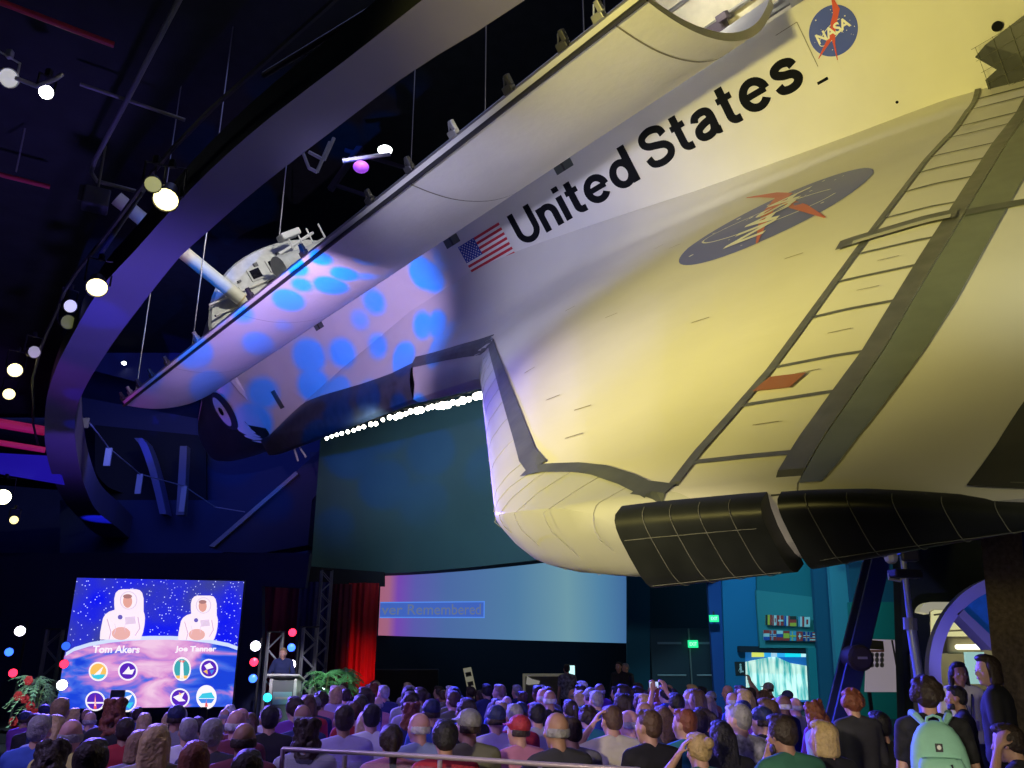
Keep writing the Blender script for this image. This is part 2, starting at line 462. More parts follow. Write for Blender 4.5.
YS = [105, 107, 109, 112, 116, 120, 125, 130, 135, 140, 143, 147, 151, 156, 160, 163, 166, 170, 174, 178, 182, 188, 195, 205, 218, 232, 250, 270, 290, 310, 330, 350, 370, 390, 410, 425, 437, 440, 443, 446, 449, 452, 456, 460, 463, 465, 466.5, 467.6, 468.3]
def us(n, p): return [(k / n) ** p for k in range(n + 1)]
def wing_half(side, parent):
    glove, edge_, skin = [], [], []
    def loop(a, b, Y, n=9):
        return [B(a + (b - a) * t, Y * side, zl(a + (b - a) * t, Y)) for t in reversed(us(n, 2))] + [B(a + (b - a) * t, Y * side, zu(a + (b - a) * t, Y)) for t in us(n, 2)[1:]]
    for Y in YS:
        a, b = le_x(Y), xb(Y)
        if Y <= 163: glove.append(loop(a, min(b, 918), Y))
        if Y >= 143:
            if Y < 163:
                a2 = 918; n = 9
                edge_.append([B(b + (a2 - b) * k / n, Y * side, zl(b + (a2 - b) * k / n, Y)) for k in range(n + 1)] + [B(a2 + (b - a2) * k / n, Y * side, zu(a2 + (b - a2) * k / n, Y)) for k in range(1, n + 1)])
            else: edge_.append(loop(a, b, Y))
        hi2 = [B(b + (1388.5 - b) * t, Y * side, zu(b + (1388.5 - b) * t, Y)) for t in us(34, 1)]
        lo2 = [B(b + (1388.5 - b) * t, Y * side, zl(b + (1388.5 - b) * t, Y)) for t in reversed(us(20, 1))]
        skin.append(hi2 + lo2)
    m = MB(); m.grid(skin, closed=True); m.poly(skin[-1])
    wing = m.build('wing', WINGWHITE, parent, smooth=True)
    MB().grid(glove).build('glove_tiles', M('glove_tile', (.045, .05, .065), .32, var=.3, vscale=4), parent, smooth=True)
    m = MB(); m.grid(edge_); m.poly(edge_[-1]); m.build('leading_edge', RCC, parent, smooth=True)
    elev = []
    for ya, yb in ((118, 313), (313.6, 468.2)):
        rws = []
        ys_ = [y for y in YS if ya < y < yb]; ys_ = [ya] + ys_ + [yb]
        for Y in ys_:
            te = te_x(Y); r = []
            yy = Y
            for t in us(12, 1): X = 1388.8 + (te - 1388.8) * t; r.append(B(X, Y * side, zu(X, yy)))
            for t in reversed(us(12, 1)): X = 1388.8 + (te - 1388.8) * t; r.append(B(X, Y * side, min(zl(X, yy), zu(X, yy) - .8)))
            rws.append(r)
        m = MB(); m.grid(rws, closed=True); m.poly(rws[0]); m.poly(rws[-1])
        elev.append(m.build('elevon', WINGWHITE, parent, smooth=True))
    return wing, elev
wingP, elevP = wing_half(1, ship)
wingS, elevS = wing_half(-1, ship)

def WS(X, Y, h=.25): return B(X, Y, zu(X, min(Y, 468)) + h)      # a point on the port wing's upper skin
def wstrip(name, pts, wd, mat, parent, h=.3, n=24, dirn=None):
    """a band lying on the wing skin along (X, Y) points"""
    path = []
    for (x0, y0), (x1, y1) in zip(pts, pts[1:]):
        for k in range(n): path.append((x0 + (x1 - x0) * k / n, y0 + (y1 - y0) * k / n))
    path.append(pts[-1]); rws = []
    for i, (x, y) in enumerate(path):
        a = path[max(i - 1, 0)]; b = path[min(i + 1, len(path) - 1)]
        dx, dy = b[0] - a[0], b[1] - a[1]; L = math.hypot(dx, dy) or 1
        nx, ny = (-dy / L, dx / L) if dirn is None else dirn
        rws.append([WS(x + nx * o, y + ny * o, h) for o in (-wd / 2, -wd / 6, wd / 6, wd / 2)])
    return MB().grid(rws).build(name, mat, parent)
# dark seal band inboard of the carbon edge, from the crank out to the tip
wstrip('seal_band', [(xb(y) - 2.5, y) for y in (172, 200, 250, 300, 350, 400, 425, 438)], 6, BAND, wingP, h=.45, n=3)
wstrip('seal_band', [(1297, 437.5), (1309, 441), (1322, 445.5), (1334, 450.5), (1346, 457), (1357, 464)], 4.2, BAND, wingP, h=.47, n=4)
wstrip('seal_band', [(xb(y) - 1, y) for y in (143, 150, 158, 165, 172)], 11, BAND, wingP, h=.5, n=4, dirn=(0, 1))
wstrip('seal_band', [(1352, 461.5), (1361, 464.5)], 5, BAND, wingP, h=.5, n=4)
# seams between the carbon panels
LEB = next(o for o in ship.children if o.name.startswith('leading_edge'))
SEAMG = M('panel_seam', (.40, .40, .34), .6)
seams = [((xb(y), y), (840 + y + 13, y + 13)) for y in range(192, 430, 26)] + [((1303, 438), (1287, 447)), ((1312, 441), (1299, 454.5)), ((1324, 446), (1311, 460)), ((1337, 452), (1326, 465)), ((1349, 459), (1341, 467.5))]
for (x0, y0), (x1, y1) in seams:
    P = [B(x0 + (x1 - x0) * k / 10, y0 + (y1 - y0) * k / 10, zu(x0 + (x1 - x0) * k / 10, y0 + (y1 - y0) * k / 10) + .12) for k in range(11)]
    z1, z2 = zu(x1, y1), zl(x1, y1)
    P += [B(x1 - .25, y1 + .25, z1 + (z2 - z1) * k / 4) for k in (1, 2, 3)] + [B(x1 + 3 * k, y1 - 3 * k, zl(x1 + 3 * k, y1 - 3 * k) - .15) for k in (1, 2, 3)]
    MB().tube(P, .0022, 5).build('panel_seam', SEAMG, LEB)
# hinge line: rails and rungs of the flipper doors
RAIL = M('inconel_strip', (.13, .135, .12), .45, metal=.3, var=.25, vscale=6)
wstrip('front_rail', [(1361, 108), (1361, 467)], 2.6, RAIL, wingP, h=.4, n=60)
wstrip('rear_rail', [(1386.2, 108), (1386.2, 467)], 5.2, RAIL, wingP, h=.45, n=60)
for Y in (454, 428, 407, 378, 354, 332, 299, 271, 248, 227, 194, 172, 144, 124):
    wstrip('rung', [(1361, Y - .2), (1384.5, Y + .8)], 1.7, RAIL, wingP, h=.4, n=6)
wstrip('split_band', [(1352, 318), (1363, 317), (1387, 314)], 9, RAIL, wingP, h=1.0, n=5)
wstrip('split_band', [(1389, 314), (1420, 312), (1460, 309)], 6, BAND, elevP[1], h=.6, n=5)
wstrip('split_cap', [(1358, 321), (1364, 320), (1386, 317)], 3.5, M('cap_light', (.45, .45, .38), .5), wingP, h=1.3, n=4)
wstrip('service_patch', [(1362.5, 417), (1372.5, 419)], 7.5, M('rust_red_patch', (.33, .12, .055), .6), wingP, h=.6, n=5)
# elevon bands
GREENB = M('elevon_front_band', (.13, .155, .12), .42, var=.12, vscale=5)
for e, (ya, yb) in zip(elevP, ((119, 310.5), (314.5, 465.5))):
    n = 24; rr = []; tt = []
    for k in range(n + 1):
        Y = ya + (yb - ya) * k / n
        x1 = interp(Y, [(119, 1403), (287, 1400.5), (315, 1400), (384, 1399), (427, 1397), (445, 1396), (461, 1394.2), (467, 1392.8)])[0]; rr.append([WS(1389 + (x1 - 1389) * q / 4, Y, .35) for q in range(5)])
        te = te_x(Y); x0 = interp(Y, [(119, 1478), (300, 1445), (437, 1419), (455, 1417), (466, 1415)])[0]
        tt.append([WS(x0 + (te - .1 - x0) * q / 4, Y, .35) for q in range(5)])
    MB().grid(rr).build('front_band', GREENB, e, smooth=True)
    MB().grid(tt).build('trailing_tiles', TILE, e, smooth=True)
    # black tiles underneath and over the free end
    lo = []
    for k in range(n + 1):
        Y = ya + (yb - ya) * k / n
        lo.append([B(1390 + (te_x(Y) - 1390) * q / 6, Y, min(zl(1390 + (te_x(Y) - 1390) * q / 6, Y), zu(1390 + (te_x(Y) - 1390) * q / 6, Y) - .8) - .3) for q in range(7)])
    MB().grid(lo).build('belly_tiles', TILE, e, smooth=True)
def endcap(x0, x1, Y, h0, name, mat, parent, y_in=463.5):
    rws = []
    for k in range(15):
        X = x0 + (x1 - x0) * k / 14; r = []
        zt, zb = zu(X, 465) - h0, min(zl(X, 465) - .4, zu(X, 465) - 2)
        for q in range(11):
            a = PI / 2 - PI * q / 10; r.append(B(X, y_in + (Y - y_in) * abs(math.cos(a)) ** .5, (zt + zb) / 2 + (zt - zb) / 2 * math.copysign(abs(math.sin(a)) ** .6, math.sin(a))))
        rws.append(r)
    m = MB(); m.grid(rws); m.poly(rws[0]); m.poly(rws[-1])
    return m.build(name, mat, parent, smooth=True)
endcap(1350, 1383, 471.8, .6, 'tip_block', TILE, wingP, 466.5)
endcap(1386, 1438, 470.8, .5, 'tip_tiles', TILE, elevP[1], 467)
# light grout lines on the black blocks
GROUT = M('tile_gap', (.16, .165, .13), .7)
m = MB()
def cap_pt(X, a, Yo, yi, h0):
    zt, zb = zu(X, 465) - h0, min(zl(X, 465) - .4, zu(X, 465) - 2)
    return B(X, yi + (Yo + .12 - yi) * abs(math.cos(a)) ** .5, (zt + zb) / 2 + ((zt - zb) / 2 + .1) * math.copysign(abs(math.sin(a)) ** .6, math.sin(a)))
AA = [1.45 - 2.9 * k / 14 for k in range(15)]
for X in (1357, 1363.5, 1370, 1376.5): m.tube([cap_pt(X + k * .12, a, 471.8, 466.5, .6) for k, a in enumerate(AA)], .0022, 5)
for a in (.25, -.75): m.tube([cap_pt(X, a, 471.8, 466.5, .6) for X in range(1351, 1383, 3)], .0022, 5)
m.build('tile_gap', GROUT, wingP)
m = MB()
for X in range(1391, 1437, 7): m.tube([cap_pt(X + k * .12, a, 470.8, 467, .5) for k, a in enumerate(AA)], .002, 5)
m.tube([cap_pt(X, -.5, 470.8, 467, .5) for X in range(1389, 1437, 4)], .0018, 5)
m.build('tile_gap', GROUT, elevP[1])
m = MB()
for Y in range(320, 466, 12): m.grid([[WS(te_x(Y) - 18 - (466 - Y) * .1, Y, .45), WS(te_x(Y) - 18 - (466 - Y) * .1, Y + .35, .45)], [WS(te_x(Y) - .3, Y, .45), WS(te_x(Y) - .3, Y + .35, .45)]])
m.build('tile_gap', GROUT, elevP[1])
# little dark dashes on the wing skin
m = MB(); random.seed(3)
for X, Y in ((1180, 250), (1210, 330), (1240, 300), (1262, 380), (1290, 400), (1302, 422), (1225, 205), (1310, 350), (1330, 310), (1200, 180)):
    m.grid([[WS(X, Y), WS(X, Y + .7)], [WS(X + 7, Y), WS(X + 7, Y + .7)]])
for X, Y in ((1370, 440), (1370, 466 - 52), (1371, 392), (1371, 365), (1371, 343)):
    m.grid([[WS(X, Y, .4), WS(X, Y + .4, .4)], [WS(X + 6, Y, .4), WS(X + 6, Y + .4, .4)]])
m.build('skin_mark', M('skin_mark', (.30, .27, .17), .7), wingP)

# ---- round agency emblem, laid on any surface fn(u, v) with unit radius
def emblem(fn_at, parent, red, blue, label, flat=False):
    m = MB(); fan(m, fn_at(0), disc2(0, 0, 1, 64), 8)
    base = m.build('emblem', blue, parent, smooth=True); base['label'] = label
    m = MB(); f = fn_at(1)
    if flat: ring2(m, f, .0, .05, .34, .78, .025, rot=-.12, n=44, a0=-.9, a1=4.6)
    else: ring2(m, f, -.08, -.02, .66, .24, .03, rot=.35, n=44, a0=.5, a1=5.3)
    random.seed(9)
    for k in range(22):
        a, r = random.uniform(0, 2 * PI), random.uniform(.3, .9); s_ = random.choice((.012, .02, .03))
        fan(m, f, disc2(r * math.cos(a), r * math.sin(a), s_, 6))
    m.build('orbit_and_stars', EMWHITE, base)
    m = MB(); f = fn_at(2)
    def quadstrip(L, Rr):
        m.grid([[f(*a), f(*b)] for a, b in zip(L, Rr)])
    # swept red wing crossing the disc, its far tip poking past the rim
    if flat:
        quadstrip([(1.70, 1.0), (1.42, .70), (.95, .32), (.25, .20), (-.3, .02), (-1.0, -.23)], [(1.70, .97), (1.28, .42), (.80, .05), (.15, .02), (-.3, -.08), (-1.0, -.25)])
        quadstrip([(.62, .16), (-.1, -.26), (-.95, -.86)], [(.50, -.02), (-.2, -.46), (-.95, -.88)])
    else:
        quadstrip([(.50, 1.24), (.30, .62), (.06, .34), (-.14, -.02), (-.22, -.5), (-.34, -1.12)], [(.54, 1.24), (.60, .62), (.34, .30), (.06, -.10), (-.14, -.5), (-.31, -1.12)])
        quadstrip([(-.98, -.66), (-.6, -.36), (-.14, -.02)], [(-.98, -.69), (-.5, -.44), (.0, -.2)])
    m.build('red_vector', red, base)
    m = MB(); f = fn_at(3)
    text_on(m, 'NASA', f, -.72, .74, -.2, .24, bold=.03, spacing=.95)
    m.build('lettering', EMWHITE, base)
    return base
def side_pt(X, Z, h=.25): return B(X, max(107, interp(X, AFTS)[0]) + h, Z)
emblem(lambda k: (lambda u, v: side_pt(1311.5 + 12.7 * u, 384 + 12.7 * v, .2 + .12 * k)), mid, EMRED, NAVY, 'round blue agency emblem on the body side')
emblem(lambda k: (lambda u, v: WS(1294 - 45 * v, 229 - 45 * u, .2 + .12 * k)), wingP, WINGRED, WINGBLUE, 'large faded blue emblem on the wing', True)
# lettering and flag on the side
# plain upright grotesque letters drawn with one stroke width
def arc(cx, cy, rx, ry, a0, a1, n=18): return [(cx + rx * math.cos(math.radians(a0 + (a1 - a0) * k / n)), cy + ry * math.sin(math.radians(a0 + (a1 - a0) * k / n))) for k in range(n + 1)]
def sp2(P): return smoothpts(P, 8 * (len(P) - 1))
def smoothpts(P, n):
    out = []
    for k in range(n + 1):
        u = k / n * (len(P) - 1); i = min(int(u), len(P) - 2); t = u - i
        p0, p1, p2, p3 = P[max(i - 1, 0)], P[i], P[i + 1], P[min(i + 2, len(P) - 1)]
        out.append(tuple(.5 * ((2 * b) + (-a + c) * t + (2 * a - 5 * b + 4 * c - d) * t * t + (-a + 3 * b - 3 * c + d) * t ** 3) for a, b, c, d in zip(p0, p1, p2, p3)))
    return out
GLYPH = {
    'U': (.72, [[(.08, 1)] + arc(.36, .37, .28, .30, 180, 360) + [(.64, 1)]]),
    'n': (.56, [[(.08, 0), (.08, .72)], arc(.28, .42, .20, .225, 170, 0) + [(.48, 0)]]),
    'i': (.16, [[(.08, 0), (.08, .72)], [(.08, .85), (.08, 1)]]),
    't': (.38, [[(.16, .93), (.16, .24)] + arc(.29, .22, .13, .145, 180, 265, 8) + [(.37, .075)], [(0, .655), (.36, .655)]]),
    'e': (.64, [arc(.32, .36, .25, .295, 2, 322, 30), [(.08, .37), (.57, .37)]]),
    'd': (.62, [arc(.30, .36, .225, .29, 0, 360, 32), [(.54, 0), (.54, 1)]]),
    'S': (.76, [sp2([(.67, .68), (.61, .85), (.38, .925), (.16, .86), (.11, .71), (.21, .585), (.40, .52), (.60, .44), (.69, .29), (.61, .135), (.38, .072), (.15, .135), (.08, .32)])]),
    'a': (.62, [sp2([(.09, .50), (.15, .61), (.30, .652), (.44, .61), (.49, .48), (.49, .30), (.49, .16), (.52, .085), (.60, .075)]), sp2([(.49, .41), (.28, .375), (.12, .30), (.09, .18), (.17, .085), (.32, .075), (.44, .14), (.49, .27)])]),
    's': (.57, [sp2([(.49, .49), (.44, .60), (.28, .652), (.13, .60), (.115, .49), (.24, .40), (.42, .335), (.49, .21), (.42, .10), (.27, .066), (.12, .11), (.07, .23)])]),
}
V_OUT = B(1000, 1, 290)
def letters(word, fn, x0, x1, z0, z1, gap=.11, wd=.185):
    m = MB(); tot = sum(GLYPH[c][0] for c in word) + gap * (len(word) - 1); x = 0
    for c in word:
        w_, strokes = GLYPH[c]
        for si, P in enumerate(strokes):
            L = []; ww = wd * (.82 if c in 'et' and len(P) == 2 and P[0][1] == P[1][1] else 1)
            for i, p in enumerate(P):
                a, b = P[max(i - 1, 0)], P[min(i + 1, len(P) - 1)]; dx, dy = b[0] - a[0], b[1] - a[1]; q = math.hypot(dx, dy) or 1
                nx, ny = -dy / q * ww / 2, dx / q * ww / 2
                L.append([fn(x0 + (x + p[0] + s * nx) / tot * (x1 - x0), z0 + (p[1] + s * ny) * (z1 - z0)) + V_OUT * (.05 * si) for s in (-1, 1)])
            m.grid(L)
        x += w_ + gap
    return m
letters('United', lambda u, v: side_pt(u, v, .2), 1053, 1168, 366.6, 391.6).build('lettering', PAINTBLACK, mid)['label'] = 'black word United'
letters('States', lambda u, v: side_pt(u, v, .2), 1178, 1287.5, 367.2, 392).build('lettering', PAINTBLACK, mid)['label'] = 'black word States'
fx0, fx1, fz0, fz1 = 993, 1043, 364.6, 391.2
fl = MB(); fl.grid([[side_pt(fx0, fz0, .2), side_pt(fx1, fz0, .2)], [side_pt(fx0, fz1, .2), side_pt(fx1, fz1, .2)]])
flag = fl.build('flag', EMWHITE, mid); flag['label'] = 'United States flag on the body side'
m = MB(); hh = (fz1 - fz0) / 13
for k in range(0, 13, 2):
    z = fz0 + hh * k; m.grid([[side_pt(fx0, z, .3), side_pt(fx1, z, .3)], [side_pt(fx0, z + hh, .3), side_pt(fx1, z + hh, .3)]])
m.build('stripes', M('flag_red', (.60, .03, .05), .6), flag)
m = MB(); m.grid([[side_pt(fx0, fz1 - 7 * hh, .4), side_pt(fx0 + 20, fz1 - 7 * hh, .4)], [side_pt(fx0, fz1, .4), side_pt(fx0 + 20, fz1, .4)]])
m.build('canton', M('flag_blue', (.02, .06, .36), .6), flag)
m = MB()
for r in range(9):
    for c in range(6 if r % 2 == 0 else 5):
        fan(m, lambda u, v: side_pt(u, v, .5), disc2(fx0 + 1.8 + (0 if r % 2 == 0 else 1.65) + c * 3.3, fz1 - 1.2 - r * 1.5, .55, 6))
m.build('stars', EMWHITE, flag)
# vents, marks, seams
m_v = M('vent_dark', (.09, .11, .10), .5)
for X, Z, wd, ht in ((774, 397.5, 15, 6), (990, 398, 17, 7), (1119, 400.5, 16, 6.5)):
    v = MB().box(B(X, 107.2, Z), (wd * .0254, .02, ht * .0254), bev=.008).build('vent', m_v, mid)
    MB().box(B(X, 107.8, Z), (.03, .02, ht * .0254)).build('vent_bar', DARKMETAL, v)
MB().box(B(637, 107.2, 354), (9 * .0254, .02, 22 * .0254), bev=.01).build('vent', m_v, mid)
for X, Z, r in ((1379, 346, 2.4), (1325, 335.5, .8)):
    m = MB(); fan(m, lambda u, v: B(u, 113.5 if u > 1370 else 107.6 + .3, v), disc2(X, Z, r, 20)); m.build('port_hole', PAINTBLACK, mid)
MB().box(B(1296, 107.3, 364), (6 * .0254, .01, 1.6 * .0254)).build('mark', PAINTBLACK, mid)
m = MB()
for a, b in (((1297, 372), (1297, 398)), ((1297, 398), (1284, 398))):
    dx, dz = b[0] - a[0], b[1] - a[1]; L = math.hypot(dx, dz); nx, nz = -dz / L * .18, dx / L * .18
    Y = .3 if a[0] < 1340 else 5
    m.grid([[side_pt(a[0] - nx, a[1] - nz, Y), side_pt(a[0] + nx, a[1] + nz, Y)], [side_pt(b[0] - nx, b[1] - nz, Y), side_pt(b[0] + nx, b[1] + nz, Y)]])
m.build('panel_line', SEAM, mid)
m = MB()
m.prism([B(1366, 112, 338), B(1372, 112.6, 341), B(1405, 115.2, 348), B(1405, 115.2, 306), B(1376, 113, 312), B(1365, 111, 318), B(1366, 111.5, 326), B(1372, 112, 328)], Vector((0, -.06, 0)))
tb = m.build('black_tile_patch', TILE, ship)
m = MB()
for k in range(5):
    m.tube([B(1366 + k * 8, 115 + k * .6, 314), B(1368 + k * 8, 115.2 + k * .6, 342 + k)], .003, 4)
    m.tube([B(1366, 115, 318 + k * 6), B(1404, 118, 320 + k * 6)], .003, 4)
m.build('tile_gap', GROUT, tb)
# crew hatch with round window on the forward side
rot = Matrix.Rotation(PI / 2, 3, 'X')
def fw_side(X, Z):
    wd, zb, zt = interp(X, NOSE); zm = zb + (zt - zb) * .42
    s = (Z - zm) / ((zt - zm) if Z > zm else (zm - zb)); e = 3.4 if Z < zm else 2.25
    return wd * max(0, 1 - min(abs(s), .999) ** e) ** (1 / e)
m = MB(); fan(m, lambda u, v: B(u, fw_side(u, v) + 1.4, v), disc2(512, 372, 24, 32, ry=26), 5)
hatch = m.build('side_hatch', M('hatch_dark', (.03, .035, .05), .4), fwd, smooth=True)
m = MB(); fan(m, lambda u, v: B(u, fw_side(u, v) + 1.9, v), disc2(507, 373, 13, 24, ry=20), 4)
m.build('hatch_panel', M('hatch_pale', (.55, .55, .52), .5), hatch, smooth=True)
m = MB(); fan(m, lambda u, v: B(u, fw_side(u, v) + 2.4, v), disc2(507, 374, 5.5, 20), 2)
m.build('hatch_window', GLASSDK, hatch, smooth=True)

# ---- payload bay door, swung open over the side
def door_sec(X):
    t = (X - 582) / 725
    lift = 6 + 6 * t
    Y0 = [(110, 400), (122, 395), (140, 389.5), (160, 387.5), (180, 389), (198, 393.5), (214, 400), (228, 408.5), (239, 417)]
    return [(y, z + lift) for y, z in Y0]
def smoothpts(P, n):
    out = []
    for k in range(n + 1):
        u = k / n * (len(P) - 1); i = min(int(u), len(P) - 2); t = u - i
        p0, p1, p2, p3 = P[max(i - 1, 0)], P[i], P[i + 1], P[min(i + 2, len(P) - 1)]
        out.append(tuple(.5 * ((2 * b) + (-a + c) * t + (2 * a - 5 * b + 4 * c - d) * t * t + (-a + 3 * b - 3 * c + d) * t ** 3) for a, b, c, d in zip(p0, p1, p2, p3)))
    return out
def door_x(X, y):
    """the fore and aft ends of the door are square to the body"""
    return X
rows = []
for k in range(61):
    X = 601 + (1291 - 601) * k / 60
    lo = smoothpts(door_sec(X), 24); hi = [(y, z + 4.5) for y, z in reversed(lo)]
    rows.append([B(X, y, z) for y, z in lo + hi])
m = MB(); m.grid(rows, closed=True); m.poly(rows[0]); m.poly(rows[-1])
door = m.build('payload_bay_door', BLANKET, ship, smooth=True)
for X in (1112, 1273, 880, 735):
    m = MB(); P = smoothpts(door_sec(X), 24)
    m.grid([[B(X - .45, y, z - .25), B(X + .45, y, z - .25)] for y, z in P])
    m.build('door_seam', SEAM if X > 1000 else M('faint_seam', (.5, .48, .42), .7), door)
# edge rail with latches
P0, P1 = door_sec(601)[-1], door_sec(1291)[-1]
def edge(X, dy=0, dz=0):
    t = (X - 601) / 690; return B(X, P0[0] + (P1[0] - P0[0]) * t + dy, P0[1] + (P1[1] - P0[1]) * t + dz)
MB().tube([edge(600, .5, 0), edge(1292, .5, 0)], .035, 8).build('edge_rail', DARKMETAL, door)
MB().tube([edge(600, -1, 4.6), edge(1292, -1, 4.6)], .03, 8).build('edge_rail', STEEL, door)
for X in (606, 628, 655, 690, 730, 800, 905, 990, 1075, 1118, 1160, 1206, 1245, 1268):
    m = MB(); m.box(edge(X, 0, 6.5), (.16, .10, .10), bev=.012); m.box(edge(X + 3, 1, 10), (.07, .07, .14), bev=.01)
    m.tube([edge(X - 4, 0, 5), edge(X + 1, 1, 12)], .015, 6)
    m.build('latch', DARKMETAL if X % 4 else STEEL, door)

# ---- aft wall of the crew cabin seen across the bay
m = MB(); r0 = []; 
def cab(a, r, X): return B(X, -18 + 1.14 * r * math.copysign(abs(math.cos(a)) ** .9, math.cos(a)), 411 + .99 * r * math.copysign(abs(math.sin(a)) ** .9, math.sin(a)))
rows = [[cab(2 * PI * k / 56, r, x) for k in range(56)] for r, x in ((1, 590), (60, 590), (100, 589), (105, 586), (113, 583), (115, 578), (112, 570), (104, 560))]
MB().grid(rows, closed=True).build('cabin_bulkhead', CABWHITE, ship, smooth=True)
bulk = [o for o in ship.children if o.name.startswith('cabin_bulkhead')][0]
for y, z in ((20, 497), (-9, 499)):
    f = MB().box(B(590, y, z), (.06, .46, .40), bev=.02).build('aft_window', CABWHITE, bulk)
    MB().box(B(591.5, y, z), (.03, .34, .28), bev=.01).build('pane', GLASSDK, f)
m = MB(); random.seed(12)
for k in range(60):
    a = random.uniform(0, 2 * PI); r = random.uniform(35, 104); s_ = random.uniform(.05, .22)
    m.box(B(591, -4 + r * math.cos(a), 410 + r * math.sin(a)), (.07, s_, random.uniform(.04, .16)), bev=.008)
m.build('bulkhead_fitting', M('fitting_grey', (.16, .16, .16), .5), bulk)
m = MB()
for z in (440, 470, 484): m.tube([B(592, -90, z), B(592, 95, z)], .035, 8)
for y in (50, 62, -40, -58): m.tube([B(592, y, 420), B(592, y, 490)], .025, 8)
m.build('bulkhead_pipe', M('pipe_pale', (.66, .64, .55), .45), bulk)
# docking tunnel and bracket in the bay
m = MB(); m.lathe(B(625, -28, 487), [(.01, -1.0), (.28, -1.0), (.31, -.9), (.31, .75), (.37, .8), (.37, 1.0), (.01, 1.0)], 24, rot=Matrix.Rotation(PI / 2, 3, 'X'))
tun = m.build('docking_tunnel', M('tunnel_grey', (.42, .43, .43), .5, var=.1), ship, smooth=True)
m = MB()
for y in (-70, -50, -35, -20): m.tube([B(625, y, 488), B(620, y - 6, 520)], .03, 6)
m.tube([B(620, -62, 512), B(620, -2, 503)], .05, 8)
m.tube([B(622, -70, 500), B(622, -6, 494)], .04, 8)
m.box(B(618, -30, 520), (.4, .7, .22), bev=.05)
m.build('truss', M('truss_white', (.6, .6, .6), .5), tun)
# robot arm: a thick pale tube rising from the sill past the rim of the balcony
m = MB(); a0, a1 = B(604, 52, 450), B(604, 132, 624)
dd = (a1 - a0)
m.tube([a0, a0 + dd * .02, a0 + dd * .05, a1], [.16, .21, .2, .2], 20)
arm = m.build('robot_arm', M('arm_cream', (.72, .69, .52), .55, var=.06, bump=.2, bscale=5), ship, smooth=True)
m = MB(); m.tube([a0 + dd * .045, a0 + dd * .075], .225, 20); m.tube([a0 + dd * .13, a0 + dd * .14], .212, 20)
m.build('joint_ring', M('joint_gold', (.55, .45, .22), .5), arm, smooth=True)
m = MB()
for k in range(26):
    X = 592 + k * 6
    m.box(B(X, 98, 412 + (k * 37 % 5)), (.09, .12, .1 + .03 * (k % 3)), bev=.01)
m.build('sill_fitting', DARKMETAL, mid)

# ================================================================== the hall
NAVYWALL = M('navy_wall', (.035, .05, .13), .85, var=.08, vscale=1.)
DARKWALL = M('dark_wall', (.016, .02, .035), .9)
TEALWALL = M('teal_wall', (.055, .13, .16), .85, var=.05, vscale=.6)
BLUEWALL = M('blue_wall', (.02, .16, .32), .8)
TEALPANEL = M('teal_panel', (.09, .26, .30), .8)
DEEPTEAL = M('deep_teal', (.015, .10, .12), .85)
CEILBLACK = M('black_ceiling', (.014, .017, .021), .9, var=.25, vscale=2.)
SOFFIT = M('soffit_paint', (.17, .16, .28), .8, var=.03, vscale=1.)
FLOORM = M('carpet', (.03, .03, .04), .95, var=.3, vscale=30)
BLACKM = M('black_steel', (.02, .02, .024), .5)
REDPIPE = M('red_pipe', (.45, .03, .06), .5)
GREYPIPE = M('grey_pipe', (.16, .16, .17), .5)

struct(MB().box((0, 22, -.1), (90, 70, .2)).build('floor', FLOORM), 'dark carpeted floor of the hall')
struct(MB().box((0, 22, 20.1), (90, 70, .2)).build('ceiling', CEILBLACK), 'high black ceiling over the orbiter')
struct(MB().box((0, 52, 10), (90, .3, 20)).build('wall_back', NAVYWALL), 'far navy wall')
struct(MB().box((-40, 22, 10), (.3, 70, 20)).build('wall_left', DARKWALL), 'dark left wall')
struct(MB().box((40, 22, 10), (.3, 70, 20)).build('wall_right', DARKWALL), 'dark right wall')
struct(MB().box((0, -12.9, 10), (90, .3, 20)).build('wall_rear', DARKWALL), 'wall behind the viewer')

# the curved balcony edge sweeping over the crowd
OUTPX = [(422, 0), (356, 52), (256, 129), (190, 190), (130, 256), (100, 289), (72, 336), (53, 376), (45, 413), (47, 456), (60, 494), (78, 517), (100, 536), (131, 543)]
INPX = [(525, 0), (470, 36), (411, 72), (336, 128), (256, 190), (203, 236), (178, 259), (143, 303), (113, 343), (90, 379), (78, 405), (75, 430), (78, 460), (85, 487), (97, 511), (118, 528), (133, 541)]
RZ = 8.0
def resample(P, n):
    L = [0]
    for a, b in zip(P, P[1:]): L.append(L[-1] + (Vector(b) - Vector(a)).length)
    out = []
    for k in range(n + 1):
        d = L[-1] * k / n; i = 0
        while i < len(P) - 2 and L[i + 1] < d: i += 1
        t = (d - L[i]) / max(L[i + 1] - L[i], 1e-9)
        p0, p1, p2, p3 = [Vector(P[max(0, min(len(P) - 1, j))]) for j in (i - 1, i, i + 1, i + 2)]
        out.append(.5 * ((2 * p1) + (-p0 + p2) * t + (2 * p0 - 5 * p1 + 4 * p2 - p3) * t * t + (-p0 + 3 * p1 - 3 * p2 + p3) * t ** 3))
    return out
def ringline(PX):
    P = [atz(x, y, RZ) for x, y in PX]
    d = (P[0] - P[1]).normalized()
    return [P[0] + d * 9, P[0] + d * 4] + P
ro, ri = resample([tuple(p) for p in ringline(OUTPX)], 90), resample([tuple(p) for p in ringline(INPX)], 90)
rows = []
for a, b in zip(ro, ri):
    z0, z1 = Vector((0, 0, .5)), Vector((0, 0, 1.15))
    rows.append([a, b, b + z1, b + z1 + (a - b) * .1, b + (a - b) * .1 + z0, a + z0])
